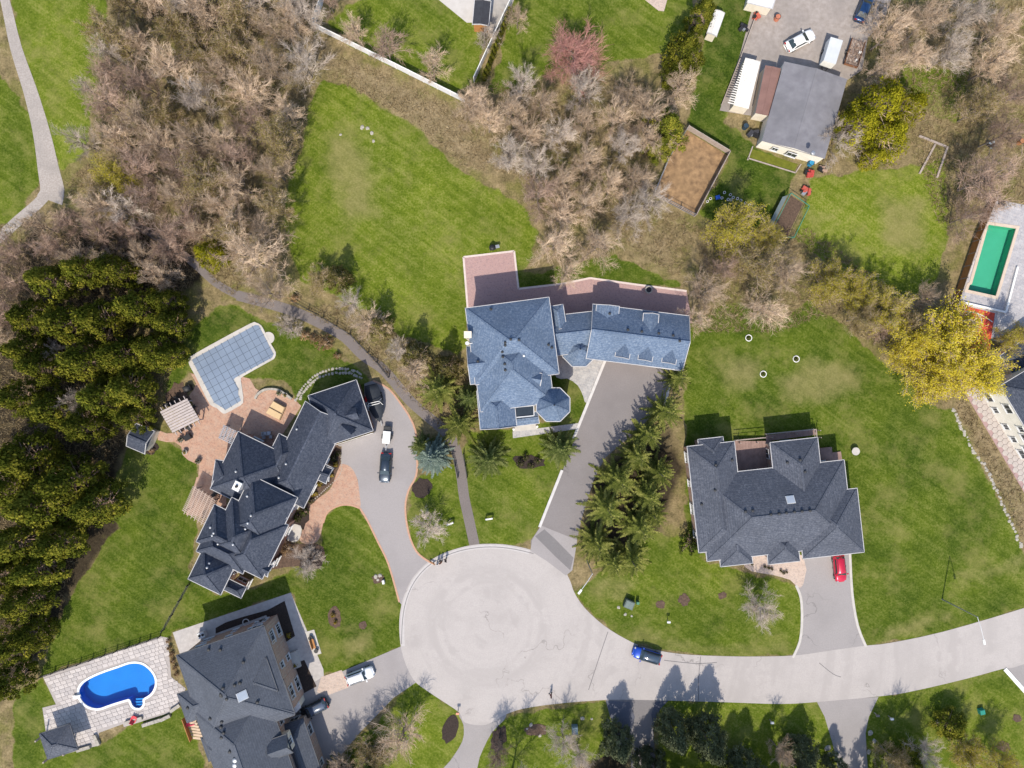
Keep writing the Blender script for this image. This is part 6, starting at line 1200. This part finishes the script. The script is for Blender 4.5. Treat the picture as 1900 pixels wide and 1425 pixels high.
# mulch beds
def bed(label, c, rx, ry, mt, rot=0):
    rb = random.Random(int(c[0])); a_ = [rb.uniform(.78, 1.15) for _ in range(18)]; w = [(c[0] + k * (rx * math.cos(t) * math.cos(rot) - ry * math.sin(t) * math.sin(rot)), c[1] + k * (rx * math.cos(t) * math.sin(rot) + ry * math.sin(t) * math.cos(rot))) for t, k in zip([6.283 * i / 18 for i in range(18)], a_)]; sheet('mulch_bed', w, .045, mt, depth=.08)
for c, rx, ry, mt, rot in (((621,1145),12,20,M['soilbed'],-.2),((673,1160),8,8,M['soilbed'],0),((701,1074),11,9,M['soilbed'],0),((578,1035),26,22,M['mulch'],0),((782,905),20,17,M['mulch'],0),((980,857),30,14,M['mulch'],.05),((835,1352),14,26,M['mulch'],.35),((1270,1113),11,11,M['soilbed'],0),((1225,1122),9,8,M['soilbed'],0),((1340,1105),8,7,M['soilbed'],0),((278,830),16,14,M['mulch'],0),((925,1370),14,24,M['mulch'],.3),((604,870),18,40,M['mulch'],.5),((560,960),14,30,M['mulch'],.35),((1887,1332),9,7,M['soilbed'],0),((1862,1385),12,10,M['soilbed'],.3),((995,1355),22,11,M['soilbed'],0),((330,735),22,26,M['soilbed'],.2)): bed('', c, rx, ry, mt, rot)
# ---------------------------------------------------------------- hexagon slabs beside the white house
def hexes():
    r = thing('hexagon_paving', 'strip of pale hexagonal slabs along the white house wall', 'paving'); a = P(1797, 727); b = P(1915, 925); d = (b - a).normalized(); s = Vector((-d.y, d.x, 0)); s = s if s.x > 0 else -s; R0 = .52; m = MB(); m.prism([(R0 * .94 * math.cos(k * math.pi / 3), R0 * .94 * math.sin(k * math.pi / 3)) for k in range(6)], -.02, .07); me = m.mesh('hexagon_slab', mat('hex_slab', (.44, .39, .355), (.36, .32, .29), 1.2, .95, .01)); ang = math.atan2(d.y, d.x); n = int((b - a).length / (1.5 * R0))
    for j in range(3):
        for i in range(n): p = a + d * (i * 1.5 * R0 + .3) + s * (j * 1.732 * R0 + (.866 * R0 if i % 2 else 0)); link('hexagon_slab', me, r, (p.x, p.y, .02), ang)
    m = MB(); e = [a - s * .6 - d * .4, b - s * .6, b + s * 2.6, a + s * 2.6 - d * .4]; m.prism([(v.x, v.y) for v in e], -.04, .03); m.build('joint_bed', mat('pink_sand', (.36, .25, .24), (.3, .2, .19), 3, 1.0), r)
hexes()
# ---------------------------------------------------------------- street furniture and lawn items
def lamp(label, base, head, h=8.6):
    p = P(*base); r = thing('street_lamp', label, 'street lamp', (p.x, p.y, 0)); q = P(*head, h + .3) - p; m = MB(); m.tube([(0, 0, -.1), (0, 0, h * .5), (0, 0, h)], [.11, .09, .06], 8); m.build('pole', M['steel'], r); hd = Vector((q.x, q.y, 0)); m = MB(); m.tube([(0, 0, h - .1), hd * .4 + Vector((0, 0, h + .25)), hd * .9 + Vector((0, 0, h + .35))], .05, 6); m.build('arm', M['trim'], r); m = MB(); dn = hd.normalized(); m.beam(hd * .88 + Vector((0, 0, h + .33)), hd * .88 + dn * .75 + Vector((0, 0, h + .3)), .3, .14); m.build('lamp_head', M['white'], r)
lamp('street lamp with long white arm beside the pine row and turning circle', (1088,1038), (1076,1098)); lamp('tall street lamp standing in the roadside lawn near the bend', (1748,1112), (1826,1192))
def ubox(label, px, py, c, rz, d=(1.5, 1.3, .95)): obj_box('utility_box', label, 'utility box', px, py, d, mat('box_paint', c, tuple(x * .8 for x in c), 2, .6), rz, lambda r, dd: MB().box((0, 0, dd[2] + .03), (dd[0] * .8, dd[1] * .8, .06)).build('lid', mat('box_lid', tuple(min(1, x * 1.4) for x in c), c, 2, .5), r))
ubox('grey-green transformer box on the bungalow front verge', 1166, 1119, (.10, .13, .12), -.4); ubox('blue-grey transformer box on the roadside below the road', 1066, 1351, (.13, .19, .22), .05, (.95, 1.3, .9)); ubox('small green utility pedestal by the white door hanger', 1818, 1318, (.02, .2, .15), .2, (.8, .8, .7)); ubox('green pedestal beside the transformer box on the bungalow verge', 1182, 1116, (.05, .16, .09), 0, (.45, .45, .9))
for i, (x, y) in enumerate(((1389,627),(1477,666),(1416,694))):
    p = P(x, y); m = MB(); m.tube([(.48 * math.cos(t), .48 * math.sin(t), .08) for t in [6.283 * k / 20 for k in range(21)]], .07, 6, False); o = m.build('tree_ring', M['white'], None, (p.x, p.y, 0)); tag(o, 'white ring around a lawn planting beside the bungalow', 'ring', 'white lawn rings'); tree('shrub', x, y, 5, 'tiny shrub inside a white lawn ring', 'ring shrubs', h=.5, name='shrub', cat='shrub')
for i, (x, y) in enumerate(conv(1290,220,6.197,[(330,855),(398,880),(300,918),(170,925),(135,957),(372,935),(405,940),(430,912),(480,925),(517,945),(572,975),(617,997)])):
    p = P(x, y); r = thing('bucket', 'small white-rimmed bucket on the grass below the dog run', 'bucket', (p.x, p.y, 0), 0, 'white buckets'); m = MB(); m.cyl((0, 0, 0), .17, .32, 12, .21); m.build('body', M['white'], r); m = MB(); m.cyl((0, 0, .3), .15, .03, 12); m.build('soil', M['mulch'], r)
obj_box('blue_tub', 'blue tub among the white buckets', 'tub', *conv(1290,220,6.197,[(255,910)])[0], (.7, .6, .35), mat('tub_blue', (.03, .12, .5), (.025, .1, .42), 2, .5), .3)
p = P(*CD([(1465,297)])[0]); r = thing('garden_table', 'round pale garden table on the bungalow side lawn', 'table', (p.x, p.y, 0)); m = MB(); m.cyl((0, 0, .68), .62, .07, 20); m.build('table_top', M['concrete'], r); m = MB(); m.cyl((0, 0, 0), .22, .7, 10, .12); m.build('leg', M['concrete'], r)
p = P(*CA2([(1195,300)])[0]); r = thing('patio_fire_bowl', 'round white-rimmed fire bowl on the pink patio', 'fire bowl', (p.x, p.y, .03)); m = MB(); m.cyl((0, 0, 0), .45, .5, 18, .6); m.build('bowl', M['stone'], r); m = MB(); m.cyl((0, 0, .48), .42, .05, 16); m.build('ash', M['black'], r)
p = P(914, 461); r = thing('outdoor_grill', 'dark standing grill at the edge of the pink patio', 'grill', (p.x, p.y, 0), .2); m = MB(); m.box((0, 0, .45), (1.0, .55, .8)); m.build('cabinet', M['dark_metal'], r); m = MB(); m.dome((0, 0, .85), .5, .35, 14, 4); m.build('hood', M['black'], r); m = MB(); m.box((.8, 0, .85), (.6, .5, .05)); m.build('shelf', M['steel'], r)
def mailbox(px, py, label, c): p = P(px, py); r = thing('mailbox', label, 'mailbox', (p.x, p.y, 0)); m = MB(); m.box((0, 0, .5), (.1, .1, 1.0)); m.build('post', M['wood'], r); m = MB(); m.box((0, 0, 1.1), (.5, .28, .28)); m.build('box', mat('mailbox_paint', c, tuple(x * .8 for x in c), 2, .5), r)
mailbox(1238, 1150, 'white mailbox post on the bungalow verge', (.7, .7, .7)); mailbox(1648, 1328, 'white marker post beside the side drive', (.72, .72, .72)); mailbox(1622, 1322, 'dark mailbox beside the mouth of the side drive', (.1, .1, .1)); mailbox(1428, 1335, 'white mailbox by the roadside spruces', (.7, .7, .7)); mailbox(850, 1318, 'orange-topped mailbox at the curved drive', (.6, .25, .15))
def rail_barrier(a, b, label): r = thing('path_barrier', label, 'barrier'); pa, pb = P(*a, .8), P(*b, .8); m = MB(); m.beam(pa, pb, .22, .3); m.build('bar', M['white'], r); [MB().box((q.x, q.y, .35), (.14, .14, .8)).build('post', M['dark_metal'], r) for q in (pa, pb)]
rail_barrier((829,974),(841,970), 'short white barrier on the left of the footpath'); rail_barrier((901,964),(914,962), 'short white barrier on the right of the footpath')
stones('dark stone heap on the lawn beside the pale driveway', [(697,1070),(705,1068),(701,1076)], (.3, .5), 'drive lawn rocks'); obj_box('lawn_sign', 'small white sign box beside the pale driveway', 'sign', 712, 1079, (.35, .6, .5), M['white'], .2)
for x, y, c, l in ((1502,305,(.03,.25,.45),'blue barrel behind the workshop'),(1497,323,(.45,.06,.05),'red garden machine behind the workshop'),(1494,357,(.5,.1,.07),'red wheelbarrow near the kennel'),(1403,30,(.5,.12,.08),'orange crate at the edge of the dirt yard'),(1440,36,(.55,.2,.12),'orange tub in the dirt yard'),(1378,52,(.03,.03,.035),'black tyre pile outside the timber edge'),(1381,237,(.03,.06,.09),'dark blue drum beside the lean-to shed'),(1397,250,(.05,.05,.06),'dark scrap heap beside the lean-to shed'),(1525,318,(.4,.27,.2),'tan board pile behind the workshop'),(1838,267,(.4,.47,.5),'pale metal junk pile under the corner trees'),(1890,265,(.4,.18,.08),'orange rusty drum by the cedar fence')):
    p = P(x, y); kd = [k for k in ('barrel', 'machine', 'wheelbarrow', 'crate', 'tub', 'tyre pile', 'drum', 'scrap heap', 'board pile', 'junk pile') if k in l][0]; r = thing(kd.replace(' ', '_'), l, kd, (p.x, p.y, 0), R_.random() * 3); mt = mat('yard_paint', c, tuple(v * .6 for v in c), 3, .6)
    if any(k in l for k in ('barrel', 'drum', 'tub')): m = MB(); m.cyl((0, 0, 0), .42, .9, 14); m.build('body', mt, r); m = MB(); m.tube([(.42 * math.cos(t), .42 * math.sin(t), .9) for t in [6.283 * k / 14 for k in range(15)]], .04, 5, False); m.build('rim', M['black'], r)
    else:
        for k in range(5): m = MB(); m.box((R_.uniform(-.5, .5), R_.uniform(-.4, .4), .25 + .08 * k), (R_.uniform(.5, 1.2), R_.uniform(.3, .7), R_.uniform(.25, .5)), R_.random() * 3, .9); m.build('piece', mt if k % 2 == 0 else M['steel' if k == 1 else 'black'], r)
    if 'machine' in l or 'wheelbarrow' in l: wheels(r, ((.5, .5), (.5, -.5)), .28)
# raised bed borders in the corner yard
for a, b in (((1705,252),(1755,272)),((1735,268),(1706,322)),((1758,272),(1738,330))): m = MB(); m.beam(P(*a, .1), P(*b, .1), .3, .24); tag(m.build('timber_sleeper', M['wood']), 'grey timber sleeper edging an old vegetable bed', 'timber', 'bed sleepers')
obj_box('drain_grate', 'dark grate on the pale pool deck', 'grate', *CF([(657,128)])[0], (1.1, .8, .08), M['dark_metal'], -.25); r = thing('pool_ladder', 'white rail frame beside the green pool', 'rail'); m = MB(); m.tube([P(*q, z) for q, z in zip(CF([(420,620),(415,640),(372,765),(345,750)]), (.1, .9, .9, .1))], .05, 6); m.build('rail', M['white'], r)
lo = thing('garden_wall_f', 'pale stone kerb wall dividing the neighbour deck', 'wall'); lo.name = 'garden_wall'
for a, b in (((235,985),(690,1090)),((690,1090),(795,690))): m = MB(); m.beam(P(*CF([a])[0], .2), P(*CF([b])[0], .2), .3, .4); m.build('wall_run', M['white'], lo)
# ---------------------------------------------------------------- people and a dog
def skin(name, verts, edges, radii, mt, parent, lev=1):
    me = bpy.data.meshes.new(name); me.from_pydata(verts, edges, []); me.materials.append(mt); o = bpy.data.objects.new(name, me); COL.objects.link(o); o.parent = parent; sk = o.modifiers.new('skin', 'SKIN'); me.skin_vertices.new() if not me.skin_vertices else None
    for i, v in enumerate(me.skin_vertices[0].data): v.radius = (radii[i], radii[i]); v.use_root = (i == 0)
    s = o.modifiers.new('sub', 'SUBSURF'); s.levels = lev; s.render_levels = lev; return o
SK = mat('skin', (.5, .33, .25), (.45, .29, .22), 3, .6)
def person(label, px, py, rz, top, legs, hair, step=.18):
    p = P(px, py); r = thing('person', label, 'person', (p.x, p.y, .04), rz); T = mat('cloth', top, tuple(x * .75 for x in top), 6, .9); G = mat('trousers', legs, tuple(x * .75 for x in legs), 6, .9); HR = mat('hair', hair, tuple(x * .7 for x in hair), 8, .7); sh = MB()
    J = dict(pel=(0, 0, .95), ch=(.02, 0, 1.3), nk=(.02, 0, 1.47), hd=(.05, 0, 1.6), hd2=(.05, 0, 1.7), la=(0, .2, 1.4), ra=(0, -.2, 1.4), le=(-.05, .27, 1.12), re=(.08, -.27, 1.12), lh=(.1, .27, .9), rh=(.22, -.24, .92), lk=(step * .6, .1, .5), rk=(-step * .3, -.1, .5), lf=(step, .1, .07), rf=(-step, -.1, .09), lt=(step + .16, .11, .04), rt=(-step + .15, -.11, .04))
    ks = list(J); ix = {k: i for i, k in enumerate(ks)}; ed = [('pel', 'ch'), ('ch', 'nk'), ('nk', 'hd'), ('hd', 'hd2'), ('ch', 'la'), ('ch', 'ra'), ('la', 'le'), ('ra', 're'), ('le', 'lh'), ('re', 'rh'), ('pel', 'lk'), ('pel', 'rk'), ('lk', 'lf'), ('rk', 'rf'), ('lf', 'lt'), ('rf', 'rt')]; rad = dict(pel=.13, ch=.15, nk=.055, hd=.095, hd2=.08, la=.07, ra=.07, le=.045, re=.045, lh=.04, rh=.04, lk=.07, rk=.07, lf=.05, rf=.05, lt=.04, rt=.04)
    skin('body', [J[k] for k in ks], [(ix[a], ix[b]) for a, b in ed], [rad[k] for k in ks], SK, r)
    t = ['pel', 'ch', 'la', 'ra', 'le', 're', 'lh', 'rh']; it = {k: i for i, k in enumerate(t)}; skin('jacket', [J[k] for k in t], [(it[a], it[b]) for a, b in ed if a in it and b in it], [rad[k] + .022 for k in t], T, r)
    t = ['pel', 'lk', 'rk', 'lf', 'rf']; it2 = {k: i for i, k in enumerate(t)}; skin('trousers', [J[k] for k in t], [(it2[a], it2[b]) for a, b in ed if a in it2 and b in it2], [rad[k] + .018 for k in t], G, r)
    m = MB(); m.dome((.03, 0, 1.64), .112, .15, 12, 4); m.build('hair', HR, r)
    for s, (fx, fy) in (('l', (step, .1)), ('r', (-step, -.1))): m = MB(); m.box((fx + .06, fy, .05), (.27, .1, .09), 0, .85); m.build('shoe', M['black'], r)
    for s in (-1, 1):
        hx, hy, hz = J['lh' if s == 1 else 'rh']
        for k in range(4): m = MB(); m.tube([(hx + .02 + .012 * k, hy - .03 * s + .02 * k * s, hz - .03), (hx + .03 + .012 * k, hy - .03 * s + .02 * k * s, hz - .12 + .008 * abs(k - 1.5))], [.011, .008], 5); m.build('finger', SK, r)
        m = MB(); m.tube([(hx + .04, hy - .02 * s, hz), (hx + .08, hy - .03 * s, hz - .06)], [.013, .01], 5); m.build('thumb', SK, r)
person('person in a dark red jacket walking alone along the lower road edge', 1022, 1286, math.pi, (.16, .05, .05), (.03, .03, .035), (.03, .02, .015)); person('person in a white top standing at the pale driveway mouth', 813, 1042, -.6, (.7, .7, .72), (.05, .06, .08), (.05, .035, .025), .1); person('person in brown standing between two others at the driveway mouth', 819, 1041, 2.2, (.25, .1, .06), (.3, .2, .15), (.12, .05, .03), .1); person('person in navy standing on the gutter of the turning circle', 828, 1037, 3.6, (.02, .02, .04), (.02, .02, .025), (.02, .015, .012), .12)
p = P(802, 1043); r = thing('dog', 'small tan dog beside the group at the driveway mouth', 'dog', (p.x, p.y, .03), -.5); V = [(0, 0, .42), (.28, 0, .45), (.42, 0, .55), (.52, 0, .62), (.64, 0, .58), (-.25, 0, .44), (-.42, 0, .5), (-.55, 0, .6), (.27, .1, .25), (.27, .1, .04), (.27, -.1, .25), (.25, -.1, .04), (-.26, .1, .28), (-.34, .1, .18), (-.3, .1, .03), (-.26, -.1, .28), (-.34, -.1, .18), (-.3, -.1, .03)]
skin('body', V, [(0, 1), (1, 2), (2, 3), (3, 4), (0, 5), (5, 6), (6, 7), (1, 8), (8, 9), (1, 10), (10, 11), (5, 12), (12, 13), (13, 14), (5, 15), (15, 16), (16, 17)], [.12, .14, .08, .09, .05, .12, .04, .02, .05, .035, .05, .035, .07, .035, .03, .07, .035, .03], mat('tan_fur', (.38, .2, .1), (.3, .15, .07), 8, .9), r); ef = mat('ear_fur', (.25, .12, .06), (.2, .1, .05), 8, .9); [MB().beam((.5, s * .06, .66), (.46, s * .1, .78), .06, .03).build('ear', ef, r) for s in (-1, 1)]
